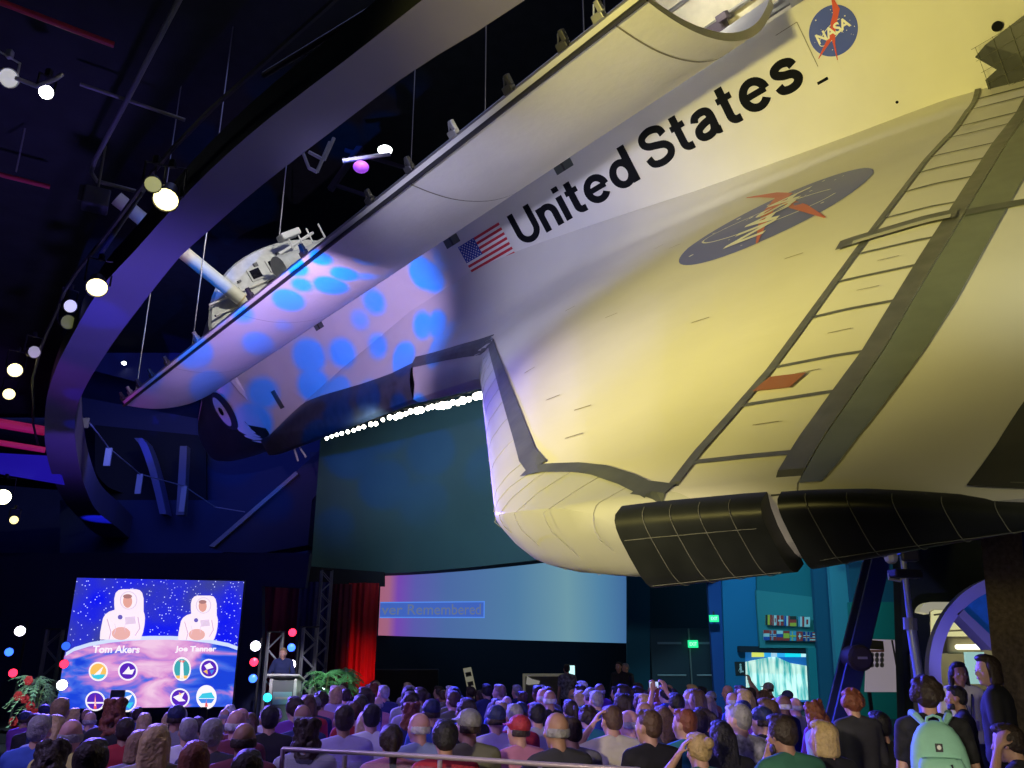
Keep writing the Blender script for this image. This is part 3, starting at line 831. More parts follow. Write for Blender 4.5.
m = MB(); m.grid([r_[:3] for r_ in rows]); m.cur = 1; m.grid([r_[2:] + r_[:1] for r_ in rows]); m.poly(rows[0]); m.poly(rows[-1])
struct(m.build('trim_1', [SOFFIT, CEILBLACK]), 'curved purple-lit balcony edge sweeping overhead')
# lower dark ceiling outside the curve
m = MB(); m.grid([[a + Vector((0, 0, .5)), a + Vector((-26, -14, .5)) * 1.0] for a in ro])
edge_ = [a + Vector((0, 0, 2.6)) for a in ro]
rows = [[a + Vector((0, 0, .5)), a + Vector((0, 0, 2.6))] for a in ro]
struct(MB().grid([[a + Vector((.05, .05, 2.6)), a + Vector((-25, -14, 2.6)), ] for a in ro]).build('ceiling', CEILBLACK), 'low corrugated black ceiling at the left')
m = MB()
for k in range(26):
    a = Vector((-2 - k * .75, 3 + k * .5, 10.45)); d = Vector((-6.5, -5.0, 0))
    m.box(a + d * .5, (7.5, .28, .1), rz=math.atan2(d.y, d.x))
struct(m.build('ceiling', M('deck_rib', (.03, .034, .042), .8)), 'corrugated ribs of the low ceiling')

def pipe(name, label, pts, r, mat, cat='pipe', group=None, n=8):
    o = MB().tube(pts, r, n).build(name, mat, smooth=True); return tag(o, label, cat, group)
pz = 10.0
pipe('ceiling_pipe', 'long grey pipe with a rounded elbow under the low ceiling', [atz(182, -6, pz), atz(128, 98, pz), atz(95, 160, pz), atz(91, 172, pz), atz(97, 181, pz), atz(142, 193, pz)], .04, GREYPIPE)
pipe('ceiling_pipe', 'thin grey pipe crossing the long elbow pipe', [atz(80, 84, pz + .2), atz(185, 120, pz + .2)], .03, GREYPIPE)
pipe('ceiling_pipe', 'red sprinkler pipe at the top left corner', [atz(-10, -2, pz), atz(114, 45, pz)], .045, REDPIPE)
pipe('ceiling_pipe', 'short red sprinkler pipe at the left edge', [atz(-10, 172, pz), atz(50, 187, pz)], .045, REDPIPE)
pipe('ceiling_pipe', 'grey conduit running down beside the balcony edge', [atz(264, 75, 9.2), atz(330, 35, 9.2), atz(395, -5, 9.2)], .045, M('conduit_brown', (.16, .12, .10), .5))
pipe('ceiling_pipe', 'grey drop pipe near the yellow lamp', [atz(143, 190, pz), atz(100, 255, pz)], .05, GREYPIPE)
pipe('hanging_rod', 'thin rod hanging at the left ceiling', [atz(25, 128, 10.5), atz(16, 172, 9.8)], .015, GREYPIPE, 'rod')
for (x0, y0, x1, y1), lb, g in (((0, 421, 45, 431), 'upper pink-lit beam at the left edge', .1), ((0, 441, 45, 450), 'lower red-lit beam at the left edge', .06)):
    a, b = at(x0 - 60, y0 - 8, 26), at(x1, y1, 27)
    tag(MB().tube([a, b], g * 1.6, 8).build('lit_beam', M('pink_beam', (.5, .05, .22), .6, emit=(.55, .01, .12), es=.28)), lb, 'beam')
q = [at(-20, 452, 29), at(54, 456, 29), at(62, 484, 29), at(-20, 470, 29)]
tag(MB().prism(q, (0, .2, 0)).build('glow_patch', M('blue_glow', (.05, .05, .5), .7, emit=(.02, .01, .5), es=.45)), 'deep blue glowing patch below the red beam at the left edge', 'light')  # blue zone of light built as a glowing panel

# ---- stage lamps
LENS = {}
def lensmat(c, es):
    k = (c, es)
    if k not in LENS: LENS[k] = M('lamp_lens_%d' % len(LENS), c, .3, emit=c, es=es)
    return LENS[k]
def lamp(loc, aim, r, c, es, label, group=None, yoke=True, name='stage_lamp', body=None):
    loc = Vector(loc); d = (Vector(aim) - loc).normalized(); R = d.to_track_quat('Z', 'Y').to_matrix()
    t = thing(name, label, 'lamp', loc, 0, group)
    L = r * 2.2
    body = body or BLACKM
    MB().lathe((0, 0, 0), [(.001, -L), (r * .6, -L), (r * .75, -L * .8), (r * .8, -L * .3), (r * 1.05, 0), (r * 1.05, .04), (r * .98, .04), (r * .98, .01)], 16, rot=R).build('housing', body, t, smooth=True)
    m = MB(); m.lathe((0, 0, 0), [(.001, .03), (r * .5, .025), (r * .95, .012)], 16, rot=R); m.build('lens', lensmat(c, es), t, smooth=True)
    if yoke:
        s = d.cross(Vector((0, 0, 1)));  s = s.normalized() if s.length > .01 else Vector((1, 0, 0))
        bk = -d * L * .4; top = bk + Vector((0, 0, r * 2.6))
        MB().tube([bk + s * r * .9, bk + s * r * 1.15, top + s * r * 1.15, top - s * r * 1.15, bk - s * r * 1.15, bk - s * r * .9], .018, 5).build('yoke', body, t)
        MB().box(top + Vector((0, 0, .05)), (.08, .08, .12), bev=.01).build('clamp', body, t)
    return t
# the pipe that follows the balcony edge
pl = [a + (a - b).normalized() * .55 + Vector((0, 0, .45)) for a, b in zip(ro, ri)]
pipe('lighting_pipe', 'black lighting pipe following the outer balcony edge', [tuple(p) for p in pl[6:55:2]], .035, BLACKM, n=6)
YL = (1, .86, .35)
for px, py, r, c, es, lb, au in ((166, 199, .17, YL, 3.2, 'yellow lamp beside the balcony edge near the elbow pipe', (-3, 4, 0)),
                            (153, 184, .11, (.6, .6, .25), .5, 'dim lamp clamped above the yellow one', (-2, 4, 2)),
                            (97, 287, .17, YL, 3.0, 'yellow lamp at mid height on the balcony edge', (-3, 6, 0)),
                            (15, 370, .17, YL, 3.0, 'upper of the two yellow lamps at the far left edge', (-3, 6, 0)),
                            (9, 394, .15, YL, 2.6, 'lower of the two yellow lamps at the far left edge', (-3, 6, 0)),
                            (70, 306, .13, (.7, .7, .8), .8, 'small white-faced lamp above the balcony edge', (0, 8, 4)),
                            (68, 322, .15, (.25, .28, .1), .3, 'unlit dark lamp under the white-faced lamp', (0, 8, 4)),
                            (34, 352, .14, (.5, .5, .5), .5, 'small grey lamp between the yellow lamps', (2, 8, 4)),
                            (410, 4, .20, (.5, .48, .3), .4, 'large dark lamp at the top edge over the balcony', (2, 5, 2)),
                            (3, 497, .22, (1, 1, .6), 9., 'glaring white-yellow lamp low at the left edge', (0, 0, 2)),
                            (14, 520, .12, YL, 1.8, 'small yellow lamp under the glaring one', (0, 0, 2))):
    p_ = atz(px, py, 7.7 if (px, py) in ((166, 199), (97, 287), (153, 184)) else 8.35)
    if py > 480: p_ = at(px, py, 24)
    lamp(p_, Vector(au), r, c, es, lb, group='lamps along the balcony edge')
lp = atz(46, 92, 9.6)
lamp(lp, (0, 3, 1), .10, (1, 1, .95), 30, 'bright white work lamp under the dark ceiling')
w_ = lamp(atz(8, 78, 9.3), (-1, 6, 6), .13, (.8, .8, .8), .5, 'silver lamp with bent arm at the left edge', body=M('silver_body', (.6, .62, .66), .35, metal=.4))
MB().tube([(.1, 0, 0), (.35, .1, -.06), (.55, .15, .1), (.6, .2, .22)], .03, 6).build('arm', M('silver_body'), w_)
b_ = thing('light_bar', 'white lamp with a long arm below the ceiling beams', 'lamp', at(385, 150, 20))
MB().ball((0, 0, 0), .17, sc=(1.2, 1, .7)).build('lens', lensmat((.95, 1, .95), 6.), b_, smooth=True)
MB().tube([(-1.15, 0, -.35), (.15, 0, -.12)], .06, 6).build('arm', M('arm_grey', (.4, .38, .5), .5), b_)
tag(MB().ball(at(361, 167, 20), .22, sc=(1, 1, .7)).build('dome_lamp', M('purple_dome', (.4, .1, .6), .5, emit=(.35, .06, .8), es=.8), smooth=True), 'purple glowing dome lamp under the long-armed lamp', 'lamp')
lamp(at(124, 363, 48.8), (-18, 30, 0), .14, (.9, .95, 1), 12, 'small white lamp on the far upper wall', yoke=False)
# ceiling beams in the opening
for pts, g, lb in (((355, 103, 425, 118), .28, 'purple-lit roof beam with a bright underside'), ((335, 185, 395, 205), .12, 'thin roof rail nearer the robot arm'), ((345, 150, 440, 178), .12, 'thin roof rail below the white lamp'),
                   ((400, 90, 500, 175), .10, 'slanting roof brace crossing behind the hanging wire'), ((560, 40, 440, 150), .14, 'slanting roof beam above the open door'), ((330, 190, 372, 130), .2, 'dark roof beam behind the lamp bracket')):
    a, b = at(pts[0], pts[1], 27), at(pts[2], pts[3], 27)
    d = b - a; o = MB().box((0, 0, 0), (d.length, g, g), rot=d.to_track_quat('X', 'Z').to_matrix()).build('roof_beam', M('roof_steel', (.10, .08, .16), .6))
    o.location = (a + b) / 2; tag(o, lb, 'beam', 'roof beams above the opening')
# lamp bracket hanging at the balcony edge
br = thing('lamp_bracket', 'pale triangular bracket hanging by the balcony edge', 'bracket', at(318, 165, 14))
m = MB(); o0 = at(318, 165, 14)
for a, b in (((302, 150), (309, 168)), ((309, 168), (317, 172)), ((317, 172), (330, 142)), ((309, 152), (324, 160)), ((324, 160), (334, 138))):
    m.tube([at(*a, 14) - o0, at(*b, 14) - o0], .035, 6)
m.build('frame', M('bracket_pale', (.45, .45, .42), .5), br)
# wires from the roof to the orbiter
WIRE = M('wire', (.32, .32, .34), .4, metal=.3)
for (px, py, Y, top), lb in (((410, 186, 13.2, 20), 'thin wire down to the door edge below the white lamp'), ((605, 20, 9.2, 20), 'thin wire at the top to the aft door latch'), ((584, 36, 9.6, 20), 'second short wire at the top beside the aft latch'),
                        ((190, 362, 20.6, 20), 'pale wire crossing in front of the robot arm'), ((134, 404, 22.2, 20), 'pale wire down to the forward tip of the open door'), ((279, 240, 23, 20), 'thin wire down to the cabin bracket'), ((485, 118, 11, 20), 'faint wire behind the middle of the open door')):
    a = at(px, py, Y)
    m = MB(); m.tube([a, (a.x, a.y, 19.9)], .018 if Y > 15 else .010, 6)
    tag(m.build('suspension_wire', WIRE, smooth=True), lb, 'wire', 'wires holding the open door')

def slab(name, px, y, mat, label, cat=None, thick=.25, kind=None, group=None, side=0.):
    """an upright panel standing at distance y, its face outlined by px"""
    o = MB().prism([at(a, b, y) for a, b in px], (side, thick, 0)).build(name, mat)
    return tag(o, label, cat, group, kind)
# ---- far left gallery seen through the opening
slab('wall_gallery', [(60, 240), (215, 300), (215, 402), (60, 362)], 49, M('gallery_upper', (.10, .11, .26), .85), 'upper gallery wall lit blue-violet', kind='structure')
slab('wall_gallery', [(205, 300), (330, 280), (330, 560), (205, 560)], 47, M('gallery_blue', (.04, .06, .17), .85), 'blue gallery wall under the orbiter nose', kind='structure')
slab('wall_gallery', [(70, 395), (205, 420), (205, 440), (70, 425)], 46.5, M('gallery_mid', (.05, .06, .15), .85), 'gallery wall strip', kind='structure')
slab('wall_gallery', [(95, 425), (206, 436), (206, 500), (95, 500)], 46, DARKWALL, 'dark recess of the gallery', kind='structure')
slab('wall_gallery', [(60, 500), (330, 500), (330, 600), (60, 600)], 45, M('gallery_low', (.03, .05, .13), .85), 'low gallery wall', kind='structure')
m = MB(); C_ = []
rows = []
for k in range(17):
    t = k / 16; x = 142 + 24 * t ** .62; yy = 438 + 76 * t; x2 = x - 8 + 1.5 * t
    a, b = at(x2, yy, 43.6), at(x, yy, 43.6); rows.append([a, b, b + Vector((0, .8, 0)), a + Vector((0, .8, 0))])
tag(m.grid(rows, closed=True).build('curved_fin', M('fin_blue', (.14, .17, .36), .7)), 'curved blue-grey fin standing in the dark gallery', 'fin')
slab('gallery_column', [(180, 446), (187, 446), (184, 515), (176, 515)], 43.5, M('column_grey', (.20, .21, .30), .7), 'tall grey column in the dark gallery', 'column', thick=.5)
gr = thing('guard_rail', 'balcony guard rail with short white posts at the far left', 'railing', at(110, 520, 40))
g0 = gr.location.copy(); pts = []
for (px, py, h, Y) in ((84, 428, 10, 30), (107, 466, 18, 35), (138, 494, 20, 39), (182, 512, 26, 42)):
    a = at(px, py, Y) - g0; b = at(px + 2, py - h, Y) - g0
    MB().box((a + b) / 2, (.28, .08, (b - a).length), bev=.01).build('post', M('post_white', (.42, .45, .50), .6), gr); pts.append(b)
pts += [at(215, 507, 44) - g0, at(245, 512, 44.3) - g0]
MB().tube(pts, .03, 6).build('handrail', M('rail_grey', (.30, .33, .42), .4), gr)
# flight of stairs rising under the nose
st = thing('stair_underside', 'dark sloping underside of a stair below the orbiter nose', 'staircase', at(280, 545, 34.8))
s0 = st.location.copy()
MB().prism([at(a, b, 34.8) - s0 for a, b in ((209, 547), (298, 470), (330, 440), (352, 428), (358, 446), (330, 478), (312, 500), (308, 545), (262, 553), (222, 552))], (0, 1.4, 0)).build('stringer', M('stair_dark', (.03, .035, .09), .8), st)
MB().prism([at(a, b, 34.7) - s0 for a, b in ((209, 546), (296, 471), (298, 474), (214, 547))], (0, .1, 0)).build('edge_trim', M('stair_edge', (.30, .32, .36), .6), st)
slab('support_pier', [(310, 452), (334, 452), (330, 722), (304, 722)], 37, M('pier_dark', (.03, .04, .08), .8), 'dark pier beside the stair', 'pier', thick=1.2)
slab('glowing_panel', [(311, 496), (336, 496), (335, 510), (327, 528), (313, 519)], 36.85, M('panel_glow_blue', (.05, .04, .5), .6, emit=(.03, .01, .55), es=.9), 'saturated blue glowing panel by the pier', 'banner', thick=.16)  # blue panel made to glow by emission
for i, (a, b) in enumerate((((294, 448), (298, 461)), ((298, 445), (306, 457)))):
    tag(MB().tube([at(*a, 24), at(*b, 24)], .03, 6).build('cable_stay', M('stay_white', (.6, .62, .6), .5)), 'short pale stay under the nose, %s' % ('left one', 'right one')[i], 'cable')

# ---- teal drum wall and the projection screen under it
DR = [(316, 31.5), (345, 32.2), (400, 31.6), (450, 30.3), (490, 29.0), (540, 27.3), (590, 25.7), (640, 26.5), (690, 29), (740, 34)]
dp = resample([(at(px, 500, y).x, y, 0) for px, y in DR], 40)
rows = [[Vector((p.x, p.y, 4.85)), Vector((p.x, p.y, 16)), Vector((p.x + .3, p.y + .8, 16)), Vector((p.x + .3, p.y + .8, 4.85))] for p in dp]
m = MB(); m.grid(rows, closed=True); m.poly(rows[0]); m.poly(rows[-1])
struct(m.build('wall_drum', TEALWALL, smooth=True), 'curved teal wall hanging behind the orbiter')

SL, SR = at(378, 637, 33), at(629, 645, 49)
SL.z = SR.z = 2.68; su = (SR - SL); SW = su.length; su.normalize(); SH = 3.75
nrm = Vector((su.y, -su.x, 0))      # towards the viewer
def scr(u, v, h=0.): return SL + su * u + Vector((0, 0, v)) + nrm * h
def ramp_emit(name, stops, es, axis=0, length=1., noise=0.):
    m = bpy.data.materials.new(name); m.use_nodes = True
    nt = m.node_tree; n = nt.nodes; l = nt.links; b = n['Principled BSDF']
    tc = n.new('ShaderNodeTexCoord'); sp = n.new('ShaderNodeSeparateXYZ'); l.new(tc.outputs['UV'], sp.inputs[0])
    cr = n.new('ShaderNodeValToRGB'); l.new(sp.outputs[axis], cr.inputs[0])
    el = cr.color_ramp.elements
    el[0].position = stops[0][0]; el[0].color = (*stops[0][1], 1); el[1].position = stops[-1][0]; el[1].color = (*stops[-1][1], 1)
    for p_, c in stops[1:-1]:
        e = el.new(p_); e.color = (*c, 1)
    b.inputs['Base Color'].default_value = (.02, .02, .02, 1); b.inputs['Roughness'].default_value = .8
    l.new(cr.outputs[0], b.inputs['Emission Color']); b.inputs['Emission Strength'].default_value = es
    return m
def uvquad(name, pts, mat, parent=None, n=1):
    o = MB().poly(pts).build(name, mat, parent, recalc=False)
    uv = o.data.uv_layers.new(name='UVMap')
    for k, c in enumerate(((0, 0), (1, 0), (1, 1), (0, 1))): uv.data[k].uv = c
    return o
ps = thing('projection_screen', 'wide projection screen glowing blue with purple left end', 'screen', (SL + SR) / 2 - Vector((0, 0, 0)))
po = ps.location.copy()
MB().prism([scr(0, 0, -.02) - po, scr(SW, 0, -.02) - po, scr(SW, SH, -.02) - po, scr(0, SH, -.02) - po], nrm * -.15).build('screen_back', DARKWALL, ps)
pic = uvquad('screen_surface', [scr(0, 0) - po, scr(SW, 0) - po, scr(SW, SH) - po, scr(0, SH) - po],
       ramp_emit('projection', [(0, (.36, .12, .19)), (.025, (.34, .12, .22)), (.05, (.17, .06, .42)), (.10, (.10, .10, .40)), (.2, (.07, .14, .36)), (.45, (.08, .20, .36)), (.68, (.15, .31, .38)), (.85, (.08, .22, .37)), (1, (.05, .14, .32))], 1.0), ps)
bw = 6.05
def banduv(px): # along-screen distance of a photo column
    a = at(px, 610, 1.) ; k = a.x
    # intersect the sight line with the screen line
    det = k * su.y - su.x
    return (SL.x - k * SL.y) / -(su.x - k * su.y) if abs(su.x - k * su.y) > 1e-6 else 0
ub = banduv(484)
def sz(px, py):
    u = banduv(px); y = SL.y + su.y * u; return at(px, py, y).z - SL.z
v0a, v1a = sz(379, 618), sz(379, 602); v0b, v1b = sz(483, 618), sz(483, 601)
def band(u, t, h=.03): # t 0..1 up the strip
    s_ = u / ub; return scr(u, (v0a + (v0b - v0a) * s_) * (1 - t) + (v1a + (v1b - v1a) * s_) * t, h) - po
uvquad('caption_strip', [band(0, 0), band(ub, 0), band(ub, 1), band(0, 1)], M('caption_blue', (.02, .03, .1), .8, emit=(.05, .12, .48), es=1.), pic)
m = MB()
for t0, t1 in ((0, .07), (.93, 1)): m.poly([band(0, t0, .04), band(ub, t0, .04), band(ub, t1, .04), band(0, t1, .04)])
m.poly([band(ub - .08, 0, .04), band(ub, 0, .04), band(ub, 1, .04), band(ub - .08, 1, .04)])
m.build('caption_edge', M('caption_light', (.1, .1, .2), .8, emit=(.08, .24, .8), es=1.), pic)
m = MB(); text_on(m, 'ver Remembered', lambda u, v: band(u, v, .06), .05, ub - .3, .2, .84, bold=.01)
m.build('lettering', M('caption_text', (.05, .05, .1), .8, emit=(.16, .22, .40), es=.7), pic)
# dark wall under the screen
lo_ = [Vector((SL.x - .6, SL.y - .5, 0)), Vector((SR.x + 3, SR.y + 1.5, 0))]
struct(MB().prism([lo_[0], lo_[1], lo_[1] + Vector((0, 0, 2.66)), lo_[0] + Vector((0, 0, 2.66))], nrm * -.2).build('wall_screen', M('under_screen', (.012, .03, .07), .9)), 'dark wall under the projection screen')
slab('wall_right', [(630, 540), (708, 540), (716, 720), (630, 720)], 41, M('right_dark', (.008, .035, .05), .85), 'dark wall with exit doors', kind='structure')
slab('trim_2', [(627, 560), (650, 560), (650, 720), (627, 720)], 40.5, M('right_teal', (.01, .07, .10), .85), 'teal strip beside the screen', kind='structure')

# ---- curtains
def curtain(x0, x1, ytop, ybot, Y, mat, label):
    a, b = at(x0, ytop, Y), at(x1, ytop, Y); n = 60; rows = []
    for k in range(n + 1):
        t = k / n; x = a.x + (b.x - a.x) * t; o = .09 * math.sin(t * (b.x - a.x) * 9) + .04 * math.sin(t * 31)
        rows.append([Vector((x, Y + o, .02)), Vector((x, Y + o * .8, a.z)), Vector((x, Y + o * .8 + .03, a.z)), Vector((x, Y + o + .03, .02))])
    o = MB().grid(rows, closed=True).build('curtain', mat, smooth=True); return tag(o, label, 'curtain', 'stage curtains')
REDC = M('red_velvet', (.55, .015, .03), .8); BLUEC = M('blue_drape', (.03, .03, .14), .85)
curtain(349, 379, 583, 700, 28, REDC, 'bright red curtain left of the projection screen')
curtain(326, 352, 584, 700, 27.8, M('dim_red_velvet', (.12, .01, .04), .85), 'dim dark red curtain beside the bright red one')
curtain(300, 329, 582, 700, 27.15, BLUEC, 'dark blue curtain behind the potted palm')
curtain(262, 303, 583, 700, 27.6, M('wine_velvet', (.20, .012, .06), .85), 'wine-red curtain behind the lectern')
slab('wall_stage', [(-40, 553), (310, 553), (305, 588), (262, 586), (262, 720), (-60, 720)], 23.5, M('stage_back', (.022, .028, .09), .9), 'dark blue wall behind the stage screen', kind='structure', thick=.3)
slab('wall_stage', [(305, 566), (384, 572), (384, 586), (300, 586)], 29, DARKWALL, 'dark header above the curtains', kind='structure')
# low black platform of the stage
struct(MB().box((-6.5, 23.4, .14), (14, 6.4, .28), bev=.02).build('floor', M('stage_black', (.015, .015, .02), .6)), 'low black stage platform')

hs = thing('hanging_speaker', 'dark box speaker hanging under the low ceiling below the elbow pipe', 'speaker', atz(96, 200, 9.4))
MB().box((0, 0, 0), (.42, .35, .36), rz=.5, bev=.03).build('cabinet', M('speaker_dark', (.05, .055, .07), .7), hs)
MB().box((-.02, -.17, 0), (.36, .02, .3), rz=.5).build('grille', BLACKM, hs)
MB().tube([(0, 0, .15), (0, 0, 1.1)], .02, 6).build('bracket', GREYPIPE, hs)

# ================================================================== stage
TL, TR_ = at(77, 577, 20.0), at(244, 582, 20.9)
lu = Vector((TR_.x - TL.x, TR_.y - TL.y, 0)); LW = lu.length; lu.normalize()
BL0 = at(59, 700, 20.0); ztop = (TL.z + TR_.z) / 2; LH = ztop - .75
ln = Vector((lu.y, -lu.x, 0))
led = thing('led_screen', 'large bright stage screen showing two astronauts in white above a pink planet', 'screen', Vector((TL.x + lu.x * LW / 2, TL.y + lu.y * LW / 2, .75)))
l0 = led.location.copy()
def LP(u, v, h=0.): return Vector((TL.x, TL.y, ztop)) + lu * u + Vector((0, 0, -v)) + ln * h - l0      # v downwards
def px2uv(px, py):
    k = at(px, py, 1.) - Vector((0, 0, EYE)); o = Vector((TL.x, TL.y, ztop)) - Vector((0, 0, EYE))
    t = o.dot(ln) / k.dot(ln); q = k * t - o
    return q.dot(lu), -q.z
def E_(name, c, es=1.): return M(name, tuple(min(1, x * .3) for x in c), .8, emit=c, es=es)
MB().prism([LP(-.03, -.03, -.02), LP(LW + .03, -.03, -.02), LP(LW + .03, LH, -.02), LP(-.03, LH, -.02)], ln * -.18).build('screen_cabinet', BLACKM, led)
for u in (.6, LW - .6): MB().box(LP(u, LH + .37, -.1), (.12, .4, .74), rz=math.atan2(lu.y, lu.x)).build('foot', BLACKM, led)
# the picture: stars over deep blue
def space_mat():
    m = bpy.data.materials.new('picture_space'); m.use_nodes = True
    nt = m.node_tree; n = nt.nodes; l = nt.links; b = n['Principled BSDF']
    tc = n.new('ShaderNodeTexCoord'); vo = n.new('ShaderNodeTexVoronoi'); vo.inputs['Scale'].default_value = 13
    l.new(tc.outputs['Object'], vo.inputs['Vector'])
    cr = n.new('ShaderNodeValToRGB'); cr.color_ramp.elements[0].position = .09; cr.color_ramp.elements[0].color = (.85, .9, 1, 1)
    cr.color_ramp.elements[1].position = .20; cr.color_ramp.elements[1].color = (0, 0, 0, 1); l.new(vo.outputs['Distance'], cr.inputs[0])
    no = n.new('ShaderNodeTexNoise'); no.inputs['Scale'].default_value = .9; l.new(tc.outputs['Object'], no.inputs['Vector'])
    c2 = n.new('ShaderNodeValToRGB'); c2.color_ramp.elements[0].position = .35; c2.color_ramp.elements[0].color = (.005, .01, .95, 1)
    c2.color_ramp.elements[1].position = .7; c2.color_ramp.elements[1].color = (.05, .06, .30, 1); l.new(no.outputs[0], c2.inputs[0])
    ad = n.new('ShaderNodeMixRGB'); ad.blend_type = 'ADD'; ad.inputs[0].default_value = 1
    l.new(c2.outputs[0], ad.inputs[1]); l.new(cr.outputs[0], ad.inputs[2]); l.new(ad.outputs[0], b.inputs['Emission Color'])
    b.inputs['Base Color'].default_value = (.02, .02, .05, 1); b.inputs['Emission Strength'].default_value = .95
    return m
def earth_mat():
    m = bpy.data.materials.new('picture_planet'); m.use_nodes = True
    nt = m.node_tree; n = nt.nodes; l = nt.links; b = n['Principled BSDF']
    tc = n.new('ShaderNodeTexCoord'); mp = n.new('ShaderNodeMapping'); mp.inputs['Scale'].default_value = (.6, .6, 1.6); l.new(tc.outputs['Object'], mp.inputs[0])
    no = n.new('ShaderNodeTexNoise'); no.inputs['Scale'].default_value = 1.5; no.inputs['Detail'].default_value = 7; no.inputs['Distortion'].default_value = .9
    l.new(mp.outputs[0], no.inputs['Vector'])
    sp = n.new('ShaderNodeSeparateXYZ'); l.new(tc.outputs['Object'], sp.inputs[0])
    ab = n.new('ShaderNodeMath'); ab.operation = 'ABSOLUTE'; l.new(sp.outputs[0], ab.inputs[0])
    ms = n.new('ShaderNodeMath'); ms.operation = 'MULTIPLY_ADD'; ms.inputs[1].default_value = -.15; ms.inputs[2].default_value = .17; l.new(ab.outputs[0], ms.inputs[0])
    ad = n.new('ShaderNodeMath'); ad.operation = 'ADD'; l.new(no.outputs[0], ad.inputs[0]); l.new(ms.outputs[0], ad.inputs[1])
    cr = n.new('ShaderNodeValToRGB'); e = cr.color_ramp.elements
    e[0].position = .36; e[0].color = (.01, .06, .75, 1); e[1].position = .72; e[1].color = (.95, .62, .85, 1)
    for p_, c in ((.45, (.06, .16, .85)), (.50, (.28, .18, .75)), (.58, (.75, .30, .70))): q = e.new(p_); q.color = (*c, 1)
    l.new(ad.outputs[0], cr.inputs[0]); l.new(cr.outputs[0], b.inputs['Emission Color'])
    b.inputs['Base Color'].default_value = (.05, .03, .05, 1); b.inputs['Emission Strength'].default_value = .95
    return m
face = MB().poly([LP(0, 0), LP(LW, 0), LP(LW, LH), LP(0, LH)]).build('picture', space_mat(), led)
def pxpoly(m, pts, h):
    m.poly([LP(*px2uv(x, y), h) for x, y in pts])
limb = [(66, 654), (74, 649), (90, 644), (110, 640.5), (130, 638.5), (150, 637.5), (170, 637.5), (190, 638.5), (210, 641), (228, 644.5), (240.5, 648)]
# planet as strip down to the lower border
rows = []
for x, y in limb:
    u, v = px2uv(x, y); rows.append([LP(max(0, min(LW, u)), v, .012), LP(max(0, min(LW, u)), LH, .012)])
u, v = px2uv(66, 654); rows.insert(0, [LP(0, px2uv(62, 656)[1], .012), LP(0, LH, .012)]); rows.append([LP(LW, px2uv(243, 649)[1], .012), LP(LW, LH, .012)])
planet = MB().grid(rows).build('planet', earth_mat(), face)
rr = []
for x, y in limb:
    u, v = px2uv(x, y); u = max(0, min(LW, u)); rr.append([LP(u, v - .035, .016), LP(u, v + .05, .016)])
MB().grid(rr).build('planet_rim', E_('rim_white', (.65, .75, 1.)), planet)
SUITW, FACEC, GOLD, GREYS = E_('suit_glow', (1, .86, .95)), E_('face_glow', (.80, .38, .32)), E_('visor_gold', (.85, .45, .42)), E_('suit_shade', (.75, .60, .80))
